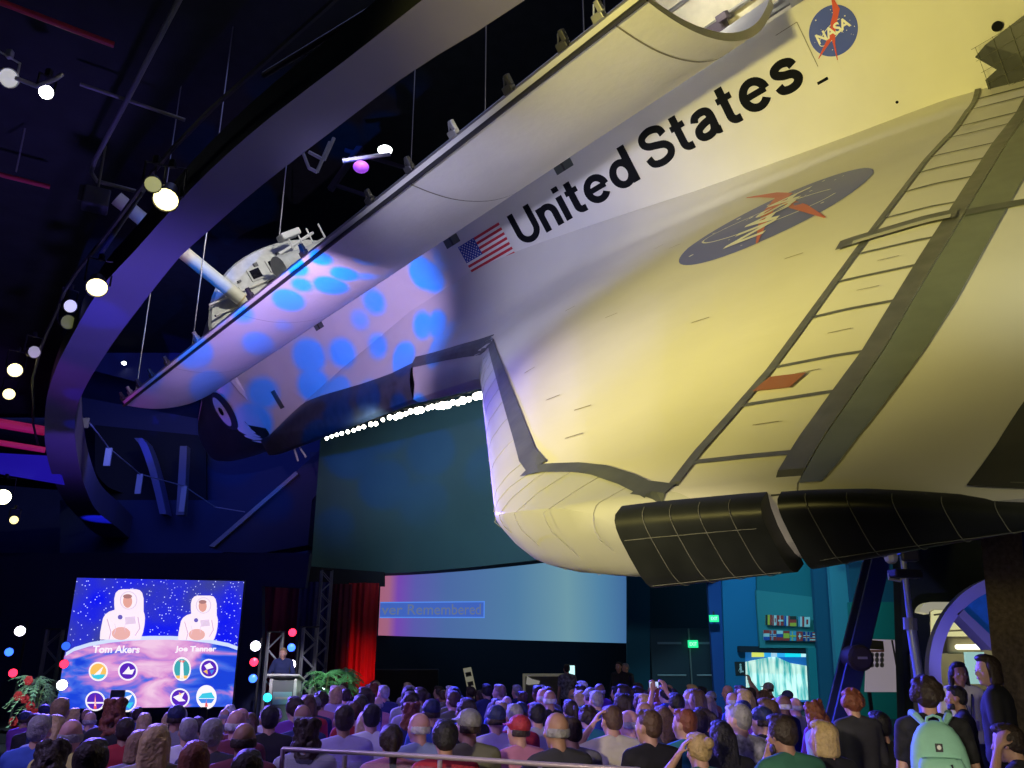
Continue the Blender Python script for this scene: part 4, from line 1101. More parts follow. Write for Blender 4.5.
def astronaut(dx, dy, s, flip):
    def q(pts): return [(dx + (x * flip) * s, dy + y * s) for x, y in pts]
    m = MB()
    rows_ = [[LP(*px2uv(*q([(a, y)])[0]), .022), LP(*px2uv(*q([(b, y)])[0]), .022)] for y, a, b in
             ((-26, -5, 10), (-25, -9, 14), (-22, -12, 16.5), (-16, -13.5, 18), (-9, -13.5, 18), (-4, -13, 18), (-2, -19, 18), (1, -23, 19), (5, -25.5, 19.5), (12, -27, 19), (20, -28.5, 17.5), (27, -29, 15), (28, -28.5, 14))]
    m.grid(rows_); a = m.build('astronaut', SUITW, face)
    m = MB(); fan(m, lambda u, v: LP(*px2uv(u, v), .03), [(dx + flip * s * (2 + x), dy + s * (-14 + y)) for x, y in disc2(0, 0, 9.5, 20, ry=10)]); m.build('helmet_ring', GREYS, a)
    m = MB(); fan(m, lambda u, v: LP(*px2uv(u, v), .034), [(dx + flip * s * (2 + x), dy + s * (-14 + y)) for x, y in disc2(0, 0, 8.3, 20, ry=9)]); m.build('helmet_inside', E_('suit_inner', (1, .88, .95)), a)
    m = MB(); fan(m, lambda u, v: LP(*px2uv(u, v), .04), [(dx + flip * s * (1 + x), dy + s * (-13 + y)) for x, y in disc2(0, 0, 5, 16, ry=7)]); m.build('face', FACEC, a)
    m = MB(); fan(m, lambda u, v: LP(*px2uv(u, v), .046), [(dx + flip * s * (1 + x), dy + s * (-18.3 + y)) for x, y in disc2(0, 0, 4.9, 14, ry=2.4)]); m.build('hair', E_('hair_glow', (.42, .2, .2)), a)
    m = MB(); fan(m, lambda u, v: LP(*px2uv(u, v), .04), [(dx + flip * s * (-6 + x), dy + s * (21.5 + y)) for x, y in disc2(0, 0, 10, 20, ry=7)]); m.build('held_visor', GOLD, a)
    m = MB(); fan(m, lambda u, v: LP(*px2uv(u, v), .04), [(dx + flip * s * (-7 + x), dy + s * (4 + y)) for x, y in disc2(0, 0, 2.6, 12)]); m.build('chest_patch', E_('patch_navy', (.15, .12, .5)), a)
    m = MB(); ring2(m, lambda u, v: LP(*px2uv(dx + flip * s * u, dy + s * v), .04), 6, 16, 8, 12, .7, a0=PI * .9, a1=PI * 1.6, n=10)
    ring2(m, lambda u, v: LP(*px2uv(dx + flip * s * u, dy + s * v), .04), -18, 16, 6, 9, .7, a0=-.6, a1=.9, n=10); m.build('suit_fold', GREYS, a)
    m = MB(); m.poly([LP(*px2uv(dx + flip * s * x, dy + s * y), .04) for x, y in ((-2, 4), (9, 3), (10, 11), (-1, 12))]); m.build('chest_pack', E_('pack_lilac', (.80, .62, .82)), a)
    m = MB()
    for x0, y0, x1, y1 in ((-21, 6, -17, 20), (-17, 20, -19, 28), (12, 4, 14, 16), (14, 16, 9, 24), (-9, -3, 12, -3.5)): m.poly([LP(*px2uv(dx + flip * s * (x0 + a_), dy + s * y0), .041) for a_ in (-.5, .6)] + [LP(*px2uv(dx + flip * s * (x1 + a_), dy + s * y1), .041) for a_ in (.6, -.5)])
    m.build('suit_crease', E_('crease_rose', (.70, .45, .66)), a)
astronaut(127, 613.5, .93, 1); astronaut(202, 617, .82, 1)
TXT = E_('caption_white', (1, .93, 1))
for body, x0, x1, y0, y1 in (('Tom Akers', 92.5, 139.5, 653, 645.5), ('Joe Tanner', 175, 216, 653, 646)):
    a, b = px2uv(x0, y0), px2uv(x1, y0); c = px2uv(x0, y1)
    m = MB(); text_on(m, body, lambda u, v: LP(u, v, .03), a[0], b[0], a[1], c[1], bold=.03); m.build('lettering', TXT, face)
PC = dict(o=E_('badge_orange', (.95, .55, .12)), c=E_('badge_cyan', (.05, .6, .8)), n=E_('badge_navy', (.10, .02, .50)), w=E_('badge_white', (1, .95, 1)), r=E_('badge_red', (.9, .12, .12)), b=E_('badge_blue', (.05, .25, .85)), g=E_('badge_green', (.05, .4, .45)))
def badge(cx, cy, rx, ry, rim, fill, extras):
    f = lambda h: (lambda u, v: LP(*px2uv(cx + u * rx, cy + v * ry), h))
    m = MB(); fan(m, f(.024), disc2(0, 0, 1, 28)); b = m.build('mission_badge', PC[rim], face)
    m = MB(); fan(m, f(.028), disc2(0, 0, .84, 28)); m.build('badge_field', PC[fill], b)
    for c, pts in extras:
        m = MB(); m.poly([f(.033)(*p) for p in pts]); m.build('badge_shape', PC[c], b)
tri = [(-.15, .8), (0, -.7), (.15, .8)]
badge(98.5, 671.5, 9.6, 9.6, 'w', 'o', [('c', [(-.75, .3), (.75, .3), (.5, .68), (0, .82), (-.5, .68)]), ('w', [(-.5, .4), (.55, -.55), (.2, .3)])])
badge(128, 671, 9.8, 9.6, 'w', 'n', [('w', [(-.55, .3), (-.1, -.2), (.1, -.5), (.25, -.1), (.7, -.2), (.45, .35)])])
badge(182, 669, 9.2, 12, 'w', 'g', [('w', [(-.22, .8), (-.15, -.5), (0, -.8), (.15, -.5), (.22, .8)]), ('o', [(-.7, .55), (.7, .55), (.5, .8), (-.5, .8)]), ('r', [(-.4, -.7), (.4, -.7), (.1, -.5)])])
badge(209, 668.5, 9.2, 9.6, 'w', 'n', [('w', [(-.5, -.3), (.1, -.6), (.5, -.1), (-.2, .1)]), ('o', [(-.6, .3), (-.2, .1), (-.1, .6)]), ('b', [(.1, .2), (.6, .1), (.3, .6)])])
badge(95.5, 701, 10, 10, 'w', 'n', [('w', [(-.9, .1), (.9, .1), (.9, .25), (-.9, .25)]), ('r', tri), ('w', [(-.07, .5), (0, -.5), (.07, .5)])])
badge(127, 701, 9.8, 11, 'w', 'b', [('w', [(-.7, -.2), (.6, -.6), (.1, .1)]), ('c', [(-.5, .2), (.7, .1), (.3, .7)])])
badge(180, 698, 9.8, 9.8, 'w', 'n', [('w', [(-.7, -.1), (.5, -.6), (.2, .0), (.6, .3), (-.1, .35)]), ('o', [(-.1, -.6), (.2, -.4), (0, -.2)])])
badge(206.5, 697, 10.2, 12, 'w', 'w', [('c', [(-.8, .1), (-.4, -.3), (.5, -.4), (.85, .1)]), ('b', [(-.8, .15), (.8, .15), (.5, .5), (-.5, .5)]), ('r', [(-.15, .8), (0, .1), (.15, .8)])])

# ---- truss towers with coloured lamps
def tower(px, ytop, Y, label, wd=.32):
    b = at(px, 700, Y); top = at(px, ytop, Y).z
    t = thing('truss_tower', label, 'truss', (b.x, Y, .29), .35, 'lighting towers on the stage')
    ALU = M('aluminium', (.40, .41, .45), .35, metal=.5)
    H = top - .29
    for sx in (-1, 1):
        for sy in (-1, 1): MB().tube([(sx * wd / 2, sy * wd / 2, .03), (sx * wd / 2, sy * wd / 2, H)], .028, 6).build('chord', ALU, t, smooth=True)
    n = int(H / wd); m = MB()
    for k in range(n):
        z0, z1 = .05 + (H - .1) * k / n, .05 + (H - .1) * (k + 1) / n; s = 1 if k % 2 else -1
        for sd in (-1, 1):
            m.tube([(-s * wd / 2, sd * wd / 2, z0), (s * wd / 2, sd * wd / 2, z1)], .013, 5)
            m.tube([(sd * wd / 2, -s * wd / 2, z0), (sd * wd / 2, s * wd / 2, z1)], .013, 5)
    m.build('lacing', ALU, t)
    MB().box((0, 0, .015), (wd + .25, wd + .25, .03), bev=.01).build('base_plate', BLACKM, t)
    MB().box((0, 0, H), (wd + .08, wd + .08, .03), bev=.01).build('top_plate', BLACKM, t)
    return t
tower(44, 629, 20.6, 'lighting truss tower left of the bright stage screen')
tower(270, 632, 20.8, 'lighting truss tower right beside the speaker at the lectern')
tower(305, 627, 21.5, 'lighting truss tower between lectern and palm')
tower(318, 570, 25.5, 'taller dim truss tower before the blue curtain', .3)
def clampstand(px, y0, Y, label):
    b = at(px, 700, Y); top = at(px, y0, Y).z
    t = thing('lamp_pole', label, 'pole', (b.x, Y, .29), 0, 'lamp poles on the stage')
    MB().tube([(0, 0, 0), (0, 0, top - .29)], .03, 8).build('pole', BLACKM, t); MB().lathe((0, 0, 0), [(.001, 0), (.22, 0), (.22, .03), (.001, .04)], 12).build('base', BLACKM, t)
clampstand(14, 622, 20.3, 'lamp pole at the far left of the stage'); clampstand(256, 638, 20.2, 'lamp pole just right of the stage screen'); clampstand(294, 626, 21.2, 'lamp pole behind the lectern')
W_, R_, B_, CY = (.9, .85, 1), (1, .02, .06), (.03, .12, 1), (.02, .6, .75)
for px, py, c, es, Y, lb in ((20, 631, W_, 9, 20.1, 'white stage lamp at the far left, topmost on its pole'), (9, 652, B_, 3.5, 20.1, 'blue stage lamp at the far left edge'), (13, 673, R_, 4, 20.1, 'red stage lamp at the far left, lowest on its pole'),
                        (66, 646, B_, 1.5, 19.6, 'small blue stage lamp against the screen edge'), (64, 664, R_, 4, 19.6, 'red stage lamp against the left screen edge'), (62, 685, W_, 8, 19.6, 'white slanted stage lamp above the flowers'),
                        (255.5, 646, W_, 9, 19.9, 'white stage lamp right of the screen'), (254, 662, R_, 4, 19.9, 'red stage lamp right of the screen'), (253, 678.5, B_, 4, 19.9, 'blue stage lamp right of the screen'),
                        (292.5, 632.5, R_, 5, 20.9, 'red stage lamp topmost behind the lectern'), (291.5, 647.5, B_, 4, 20.9, 'blue stage lamp behind the speaker'), (291, 664.5, W_, 12, 20.9, 'white stage lamp glaring beside the speaker'),
                        (267.5, 697.5, CY, 4, 19.6, 'cyan lamp on the floor before the lectern')):
    lamp(at(px, py, Y), (0 if px < 200 else -1, 0, 2), (.115 if c[0] > .8 and c[1] > .5 else .095), c, es, lb, 'coloured stage lamps', yoke=False)

# ---- lectern
lx = at(285, 690, 19.9).x
lec = thing('lectern', 'white-sided lectern with grey front and small sign', 'lectern', (lx, 19.9, .28))
LWH = M('lectern_white', (.75, .73, .68), .5)
for s in (-1, 1): MB().box((s * .27, 0, .55), (.07, .42, 1.1), bev=.01).build('side_panel', LWH, lec)
MB().box((0, -.17, .55), (.47, .04, 1.04), bev=.005).build('front_panel', M('lectern_grey', (.20, .22, .22), .6), lec)
MB().box((0, 0, 1.13), (.72, .56, .05), rot=Matrix.Rotation(-.2, 3, 'X'), bev=.015).build('top', LWH, lec)
sg = MB().box((0, -.2, .70), (.42, .012, .26), bev=.003).build('sign_plate', M('sign_cyan', (.35, .62, .66), .5), lec)
MB().box((0, -.209, .70), (.30, .004, .05)).build('sign_stripe', LWH, sg)
MB().tube([(.1, -.1, 1.15), (.1, -.14, 1.3), (.08, -.02, 1.42)], .008, 5).build('microphone', BLACKM, lec)
# grey monitor back in front of the screen
mx = at(117, 700, 17.2)
mo = thing('stage_monitor', 'dark grey tall monitor seen from behind, in front of the screen', 'monitor', (mx.x, 17.2, 0))
zt = at(117, 690, 17.2).z
MB().box((0, 0, zt - .26), (.27, .06, .52), bev=.015).build('casing', M('casing_grey', (.22, .23, .24), .6), mo)
MB().tube([(0, 0, .02), (0, 0, zt - .5)], .03, 8).build('stand', BLACKM, mo); MB().lathe((0, 0, 0), [(.001, 0), (.24, 0), (.24, .03), (.001, .04)], 14).build('base', BLACKM, mo)
# stage steps rail
rl = thing('stair_rail', 'bent silver handrail beside the lectern', 'railing', (at(305, 690, 20).x, 19.6, .29))
r0 = rl.location
for dy, nm in ((0, 'handrail'), (.8, 'handrail')):
    P = [at(x, y, 19.6) - r0 + Vector((0, dy, 0)) for x, y in ((301, 696), (302, 686), (305, 681), (309, 682), (319, 693), (322, 697))]
    P = [Vector((p.x, p.y, max(p.z, -.28))) for p in P]
    MB().tube([Vector((P[0].x, P[0].y, -.02))] + P + [Vector((P[-1].x + .05, P[-1].y, -.28))], .022, 8).build(nm, M('rail_silver', (.6, .6, .64), .3, metal=.5), rl, smooth=True)

# ---- potted palms and flowers
def frond(m, base, ang, L, lift, droop, wd, n=9):
    d = Vector((math.cos(ang), math.sin(ang), 0)); s = Vector((-d.y, d.x, 0)); prev = None
    for k in range(n + 1):
        t = k / n; p = base + d * L * t + Vector((0, 0, lift * t - droop * t * t))
        if prev is not None:
            m.tube([prev, p], .008, 4, cap=False)
            for sg_ in (-1, 1):
                e = p + s * sg_ * wd * (1 - abs(t - .45) * 1.2) + d * wd * .5 - Vector((0, 0, wd * .35))
                m.poly([p, p + (p - prev) * .55, e])
        prev = p
def palm(px, py, Y, z0, label, R=.55, leaf=None, seed=1, nst=9):
    random.seed(seed); b = at(px, py, Y); top = b.z
    t = thing('potted_palm', label, 'plant', (b.x, Y, z0), 0)
    MB().lathe((0, 0, 0), [(.001, 0), (.17, 0), (.22, .32), (.2, .34), (.18, .3), (.001, .3)], 16).build('pot', BLACKM, t, smooth=True)
    H = top - z0; m = MB(); st_ = MB()
    for k in range(5):
        x, y = random.uniform(-.06, .06), random.uniform(-.06, .06); st_.tube([(x, y, .28), (x * 2, y * 2, H * .6), (x * 4, y * 4, H)], .014, 6)
    st_.build('stem', M('palm_stem', (.25, .27, .12), .7), t)
    for k in range(46):
        a = random.uniform(0, 2 * PI); hgt = H * random.choice((.72, .85, 1, 1.0))
        frond(m, Vector((random.uniform(-.05, .05), random.uniform(-.05, .05), hgt)), a, R * random.uniform(.6, 1), R * random.uniform(.1, .9), R * random.uniform(.5, 1.0), .13)
    m.build('foliage', leaf or M('palm_leaf', (.16, .42, .16), .55, var=.3, vscale=3), t)
    return t
palm(325, 676, 19.3, .29, 'left crown of the pair of bushy green palms right of the lectern', seed=2, R=.42)
palm(346, 674, 20.3, .29, 'right crown of the pair of bushy green palms, before the red curtain', seed=5, R=.45)
pl_ = palm(37, 683, 18.6, 0, 'big green foliage arrangement with red flowers left of the stage screen', leaf=M('silver_leaf', (.30, .48, .28), .6, var=.3, vscale=3), seed=8, R=.55)
random.seed(21); m_f = M('red_flower', (.75, .04, .05), .6)
H = at(37, 683, 18.6).z
for k in range(9):
    a = random.uniform(0, 2 * PI); r = random.uniform(.25, .6); c = Vector((math.cos(a) * r, -abs(math.sin(a)) * .4, H - random.uniform(-.1, .95)))
    m = MB(); 
    for j in range(6):
        b2 = 2 * PI * j / 6; m.ball(c + Vector((math.cos(b2), -.2, math.sin(b2))) * .05, .05, 6, 4, sc=(1, .5, 1))
    m.build('flower', m_f, pl_)
# ---- easel sign, framed display, small monitor before the screen wall
def place(px, py, Y): p = at(px, py, Y); return p
e = thing('leaning_sign', 'tilted pale yellow sign with dark pictures below the projection screen', 'sign', (at(468, 690, 26).x, 26, 0))
e0 = e.location
P = [at(*q_, 26) - e0 for q_ in ((463, 668.5), (471, 667), (476, 689.5), (468, 691.5))]
P = [P[0], P[1], P[2] + (P[2] - P[1]) * .6, P[3] + (P[3] - P[0]) * .6]
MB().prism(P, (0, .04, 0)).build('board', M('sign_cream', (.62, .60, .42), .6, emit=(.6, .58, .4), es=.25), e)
for t in (.12, .38, .62):
    a, b = P[0] + (P[3] - P[0]) * t, P[1] + (P[2] - P[1]) * t; c, d = P[1] + (P[2] - P[1]) * (t + .12), P[0] + (P[3] - P[0]) * (t + .12)
    k = lambda p_: p_ + Vector((0, -.01, 0))
    MB().poly([k(a + (b - a) * .15), k(a + (b - a) * .85), k(d + (c - d) * .85), k(d + (c - d) * .15)]).build('printed_block', M('print_dark', (.12, .13, .10), .7), e)
MB().tube([(0, .3, 0), (-.05, .02, max(p.z for p in P) * .9)], .025, 6).build('leg', BLACKM, e)
MB().tube([(-.25, -.03, 0), P[3] + Vector((0, -.02, 0))], .02, 6).build('leg', BLACKM, e); MB().tube([(.3, -.03, 0), P[2] + Vector((0, -.02, 0))], .02, 6).build('leg', BLACKM, e)
f = thing('framed_display', 'wide pale-framed display board with white aircraft shape', 'display', (at(548, 690, 27).x, 27, 0)); f0 = f.location
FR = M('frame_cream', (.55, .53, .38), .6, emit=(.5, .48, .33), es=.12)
A, B2, C2 = at(524, 675, 27) - f0, at(572, 675, 27) - f0, at(524, 692, 27) - f0
MB().box(((A.x + B2.x) / 2, 0, (A.z + .3) / 2), (B2.x - A.x, .08, A.z - .3)).build('panel', M('display_dim', (.16, .16, .12), .7), f)
for c_, d_ in (((A.x, 0, (A.z + .3) / 2), (.08, .12, A.z - .3)), ((B2.x, 0, (A.z + .3) / 2), (.08, .12, A.z - .3)), (((A.x + B2.x) / 2, 0, A.z), (B2.x - A.x + .08, .12, .08)), (((A.x + B2.x) / 2, 0, .3), (B2.x - A.x + .08, .12, .08))):
    MB().box(c_, d_, bev=.01).build('frame_bar', FR, f)
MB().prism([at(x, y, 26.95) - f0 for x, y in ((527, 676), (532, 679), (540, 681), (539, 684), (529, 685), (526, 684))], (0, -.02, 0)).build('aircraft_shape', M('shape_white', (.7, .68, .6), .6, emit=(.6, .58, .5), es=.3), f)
for sx in (A.x + .1, B2.x - .1): MB().box((sx, 0, .15), (.08, .3, .3), bev=.01).build('leg', BLACKM, f)
t = thing('small_monitor', 'small bright white-blue screen glowing at the right of the framed display', 'monitor', (at(571, 671, 23).x, 23, 0)); t0 = at(571, 671, 23) - t.location
MB().box(t0, (.26, .05, .34), bev=.01).build('casing', BLACKM, t); MB().box(t0 + Vector((0, -.03, 0)), (.19, .01, .27)).build('screen_surface', M('tv_glow', (.2, .3, .3), .5, emit=(.55, .95, .95), es=1.3), t)
MB().tube([(0, 0, 0), t0 + Vector((0, 0, -.15))], .03, 6).build('stand', BLACKM, t)
tag(MB().box((at(403, 680, 30).x, 30, .75), (2.4, .5, 1.5), bev=.04).build('speaker_cabinet', M('cabinet_black', (.012, .013, .02), .7)), 'wide black cabinet against the wall under the projection screen', 'cabinet')

# ---- row of bright lamps on a pipe across the drum
rowpx = [(327, 438, .5), (332, 436, .5), (337, 434.5, .5), (342, 433, .6), (348, 431.5, .6), (354, 430, .6), (359, 428, .7), (364, 426.5, .6), (371, 424, .9), (376, 423.5, .7), (383, 419.5, .5), (390, 417, 1.0), (396, 417, 1.1), (400, 415, 1.6), (406, 413.5, .7), (411, 411, 1.0), (417, 410.5, 1.6), (421, 409.5, 1.7), (428, 408, .8), (432, 406.5, 1), (438, 406, 1.3), (443, 405, 2.0), (448, 404.5, 1.7), (453, 402, 1.0), (458, 402.5, 1.0), (463, 400, 1.8), (469, 399, .9), (476, 396, 1.6), (480, 395, 1.9)]
ORDW = 'first second third fourth fifth sixth seventh eighth ninth tenth eleventh twelfth thirteenth fourteenth fifteenth sixteenth seventeenth eighteenth nineteenth twentieth twenty-first twenty-second twenty-third twenty-fourth twenty-fifth twenty-sixth twenty-seventh twenty-eighth twenty-ninth'.split()
P = [at(x, y, 29.5 - 5 * (x - 327) / 155) for x, y, s in rowpx]
pipe('lamp_track', 'black track carrying the row of bright lamps under the orbiter', [p + Vector((0, .1, .2)) for p in (P[0] + (P[0] - P[3]), P[7], P[14], P[21], P[-1] + (P[-1] - P[-3]) * 2)], .04, BLACKM, 'track')
for p, (x, y, s) in zip(P, rowpx):
    t = thing('track_lamp', 'white lamp in the bright row under the orbiter, %s from its dim left end' % ORDW[P.index(p)], 'lamp', p, 0, 'row of bright lamps across the teal wall')
    MB().lathe((0, 0, 0), [(.001, .12), (.05 * s + .02, .1), (.05 * s + .03, 0), (.001, -.005)], 10).build('housing', BLACKM, t)
    MB().ball((0, -.03, -.02), .045 + .045 * s, 8, 6).build('bulb', lensmat((1, .97, .80), 14.), t)

# ================================================================== right side of the hall
# exit doors
d = thing('door_1', 'dark double exit doors', 'door', (at(692, 690, 40.6).x, 40.6, 0)); d0 = d.location; d['kind'] = 'structure'
DD = M('door_dark', (.02, .035, .05), .5)
for s in (-1, 1):
    lf = MB().box((s * .92, .0, 1.6), (1.75, .08, 3.2), bev=.01).build('door_leaf', DD, d)
    MB().box((s * .92, -.06, 2.55), (1.1, .02, .10)).build('door_plate', M('plate_grey', (.16, .19, .22), .5), lf)
    MB().tube([(s * .25, -.12, 1.15), (s * 1.55, -.12, 1.15)], .04, 6).build('push_bar', M('push_bar_pale', (.5, .5, .48), .4), lf)
MB().box((0, -.08, 1.6), (.07, .06, 3.2)).build('door_post', M('post_lit', (.20, .20, .18), .5), d)
GR = M('exit_green', (.02, .3, .12), .5, emit=(.02, .85, .30), es=1.1)
def exit_sign(px, py, Y, s, label):
    t = thing('exit_sign', label, 'sign', at(px, py, Y), 0, 'green exit signs')
    MB().box((0, 0, 0), (.42 * s, .08, .3 * s), bev=.01).build('case', GR, t)
    m = MB(); text_on(m, 'EXIT', lambda u, v: Vector((u, -.047, v)), -.15 * s, .15 * s, -.07 * s, .07 * s, bold=.02); m.build('lettering', M('exit_letters', (.5, .9, .6), .5, emit=(.5, 1, .7), es=1.), t)
    MB().box((0, 0, .22 * s), (.05, .04, .18 * s)).build('hanger', BLACKM, t)
exit_sign(693, 644, 40.3, 1.1, 'green exit sign above the dark double doors')
exit_sign(714, 618.5, 31.4, .8, 'green exit sign on the blue wall edge')
# blue walls and flag panel
def slabk(px, y, mat, label, nm='wall_right', thick=.25): return slab(nm, px, y, mat, label, kind='structure', thick=thick)
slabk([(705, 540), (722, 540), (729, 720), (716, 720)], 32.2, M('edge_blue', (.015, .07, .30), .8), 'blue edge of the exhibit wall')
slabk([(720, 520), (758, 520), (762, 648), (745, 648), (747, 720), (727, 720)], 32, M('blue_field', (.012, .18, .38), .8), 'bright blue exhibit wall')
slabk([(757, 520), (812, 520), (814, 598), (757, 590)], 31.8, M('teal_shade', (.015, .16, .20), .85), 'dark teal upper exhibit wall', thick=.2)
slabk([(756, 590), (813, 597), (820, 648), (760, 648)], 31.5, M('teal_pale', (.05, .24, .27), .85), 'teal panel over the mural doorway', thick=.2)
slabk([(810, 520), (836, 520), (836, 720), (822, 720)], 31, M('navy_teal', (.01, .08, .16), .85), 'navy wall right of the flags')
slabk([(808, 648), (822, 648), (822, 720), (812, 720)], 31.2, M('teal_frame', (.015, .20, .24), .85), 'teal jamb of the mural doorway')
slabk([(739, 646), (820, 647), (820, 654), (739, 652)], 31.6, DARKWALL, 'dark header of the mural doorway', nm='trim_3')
# mural behind the doorway
mu = thing('mural', 'glowing white and cyan mural behind the audience heads', 'mural', (at(780, 690, 33).x, 33, 0)); m0 = mu.location
def mp(x, y, h=0.): return at(x, y, 33 - h) - m0
def stripes_mat():
    m = bpy.data.materials.new('mural_print'); m.use_nodes = True
    nt = m.node_tree; n = nt.nodes; l = nt.links; b = n['Principled BSDF']
    tc = n.new('ShaderNodeTexCoord'); mpg = n.new('ShaderNodeMapping'); mpg.inputs['Scale'].default_value = (5., .5, .7); l.new(tc.outputs['Object'], mpg.inputs[0])
    no = n.new('ShaderNodeTexNoise'); no.inputs['Scale'].default_value = 1.2; no.inputs['Detail'].default_value = 4; l.new(mpg.outputs[0], no.inputs['Vector'])
    cr = n.new('ShaderNodeValToRGB'); e = cr.color_ramp.elements
    e[0].position = .38; e[0].color = (.05, .40, .40, 1); e[1].position = .56; e[1].color = (.62, .88, .78, 1); l.new(no.outputs[0], cr.inputs[0])
    l.new(cr.outputs[0], b.inputs['Emission Color']); l.new(cr.outputs[0], b.inputs['Base Color']); b.inputs['Emission Strength'].default_value = .95
    return m
MB().prism([mp(745, 662), mp(775, 656), mp(790, 663), mp(808, 666), mp(811, 700), mp(745, 700)], (0, .1, 0)).build('print', stripes_mat(), mu)
MB().prism([mp(742, 650, -.15), mp(814, 650, -.15), mp(814, 702, -.15), mp(742, 702, -.15)], (0, .1, 0)).build('backing', M('mural_blue', (.01, .12, .4), .6, emit=(.01, .14, .45), es=.6), mu)
for a, b, c, es in ((752, 764, (.75, .85, .15), .9), (764.5, 771, (.03, .35, .75), 1), (771, 777, (.4, .7, .9), .9), (777, 785, (.03, .40, .85), 1.), (785, 801, (.01, .75, .9), 1.), (801, 806, (.5, .9, .95), 1.)):
    MB().prism([mp(a, 652, .1), mp(b, 652, .1), mp(b, 657, .1), mp(a, 657, .1)], (0, .05, 0)).build('light_strip', M('strip_%d' % a, c, .6, emit=c, es=es), mu)
w2 = thing('restroom_sign', 'small dark sign with white figure on the blue wall', 'sign', at(740, 668.5, 31.97))
MB().box((0, 0, 0), (.36, .04, .46), bev=.01).build('plate', BLACKM, w2)
m = MB(); m.ball((.02, -.03, .13), .04, 8, 6, sc=(1, .3, 1)); m.box((.02, -.03, .01), (.07, .015, .16)); m.box((.05, -.03, -.1), (.12, .015, .05)); m.tube([(0, -.03, .02), (-.07, -.03, -.08), (0, -.03, -.15), (.07, -.03, -.1)], .012, 5); m.build('symbol', EMWHITE, w2)
# flags
FC = dict(k=(.03, .03, .03), y=(.75, .55, .05), r=(.60, .04, .04), w=(.75, .75, .75), b=(.03, .08, .40), n=(.02, .04, .25), g=(.75, .5, .05), l=(.10, .35, .60))
def flagobj(x0, x1, y0, y1, name, parts, Y=31.2):
    P = lambda u, v, h=.0: at(x0 + (x1 - x0) * u, y0 + (y1 - y0) * v + (0), Y - h)
    c0 = P(.5, .5); t = MB().prism([P(0, 0) - c0, P(1, 0) - c0, P(1, 1) - c0, P(0, 1) - c0], (0, .03, 0)).build('wall_flag', M('flagcol_' + parts[0], FC[parts[0]], .7))
    t.location = c0; tag(t, name, 'flag', 'national flags above the mural doorway')
    for i, (c, u0, v0, u1, v1) in enumerate(parts[1]):
        MB().poly([P(u0, v0, .01 + .004 * i) - c0, P(u1, v0, .01 + .004 * i) - c0, P(u1, v1, .01 + .004 * i) - c0, P(u0, v1, .01 + .004 * i) - c0]).build('flag_field', M('flagcol_' + c, FC[c], .7), t)
    return t
T = 1 / 3
top = [('black yellow and red striped flag, first of the upper row', ('y', [('k', 0, 0, T, 1), ('r', 2 * T, 0, 1, 1)])), ('red and white flag with red leaf mark in the upper row', ('w', [('r', 0, 0, .25, 1), ('r', .75, 0, 1, 1), ('r', .4, .3, .6, .7)])),
       ('red flag with white cross in the upper row', ('r', [('w', .3, 0, .45, 1), ('w', 0, .42, 1, .58)])), ('blue white and red upright striped flag in the upper row', ('w', [('b', 0, 0, T, 1), ('r', 2 * T, 0, 1, 1)])),
       ('black red and gold flag in the upper row', ('r', [('k', 0, 0, 1, T), ('g', 0, 2 * T, 1, 1)])), ('green white and red upright striped flag in the upper row', ('w', [('l', 0, 0, .3, 1), ('r', 2 * T, 0, 1, 1)])), ('white flag with red spot, last of the upper row', ('w', [('r', .32, .25, .68, .75)]))]
xs = [(765.5, 772), (772.5, 778), (778, 783.5), (784.5, 790), (790, 796.5), (798.5, 804), (804.5, 810)]
for (a, b), (nm, pr) in zip(xs, top): 
    k = (a - 765) / 45; flagobj(a, b, 614.8 + 2.4 * k, 625 + 2.2 * k, nm, pr)
bot = [('red white and blue banded flag, first of the lower row', ('w', [('r', 0, 0, 1, T), ('b', 0, 2 * T, 1, 1)])), ('red flag with blue cross in the lower row', ('r', [('w', .25, 0, .5, 1), ('w', 0, .38, 1, .62), ('b', .32, 0, .43, 1), ('b', 0, .45, 1, .55)])),
       ('white blue and red banded flag in the lower row', ('b', [('w', 0, 0, 1, T), ('r', 0, 2 * T, 1, 1)])), ('red and yellow banded flag in the lower row', ('r', [('y', 0, .25, 1, .75)])), ('blue flag with yellow cross in the lower row', ('l', [('y', .3, 0, .45, 1), ('y', 0, .42, 1, .58)])),
       ('red flag with short white cross in the lower row', ('r', [('w', .42, .2, .58, .8), ('w', .25, .42, .75, .58)])), ('blue flag with red and white crosses in the lower row', ('n', [('w', .38, 0, .62, 1), ('w', 0, .36, 1, .64), ('r', .44, 0, .56, 1), ('r', 0, .43, 1, .57)])),
       ('red and white striped flag with blue corner, last of the lower row', ('w', [('r', 0, 0, 1, .15), ('r', 0, .3, 1, .45), ('r', 0, .6, 1, .75), ('r', 0, .88, 1, 1), ('n', 0, 0, .4, .55)]))]
for i, (nm, pr) in enumerate(bot):
    a = 763.5 + i * 6.65; k = (a - 763) / 53; flagobj(a, a + 6.1, 630 + 2.4 * k, 640 + 1.6 * k, nm, pr)
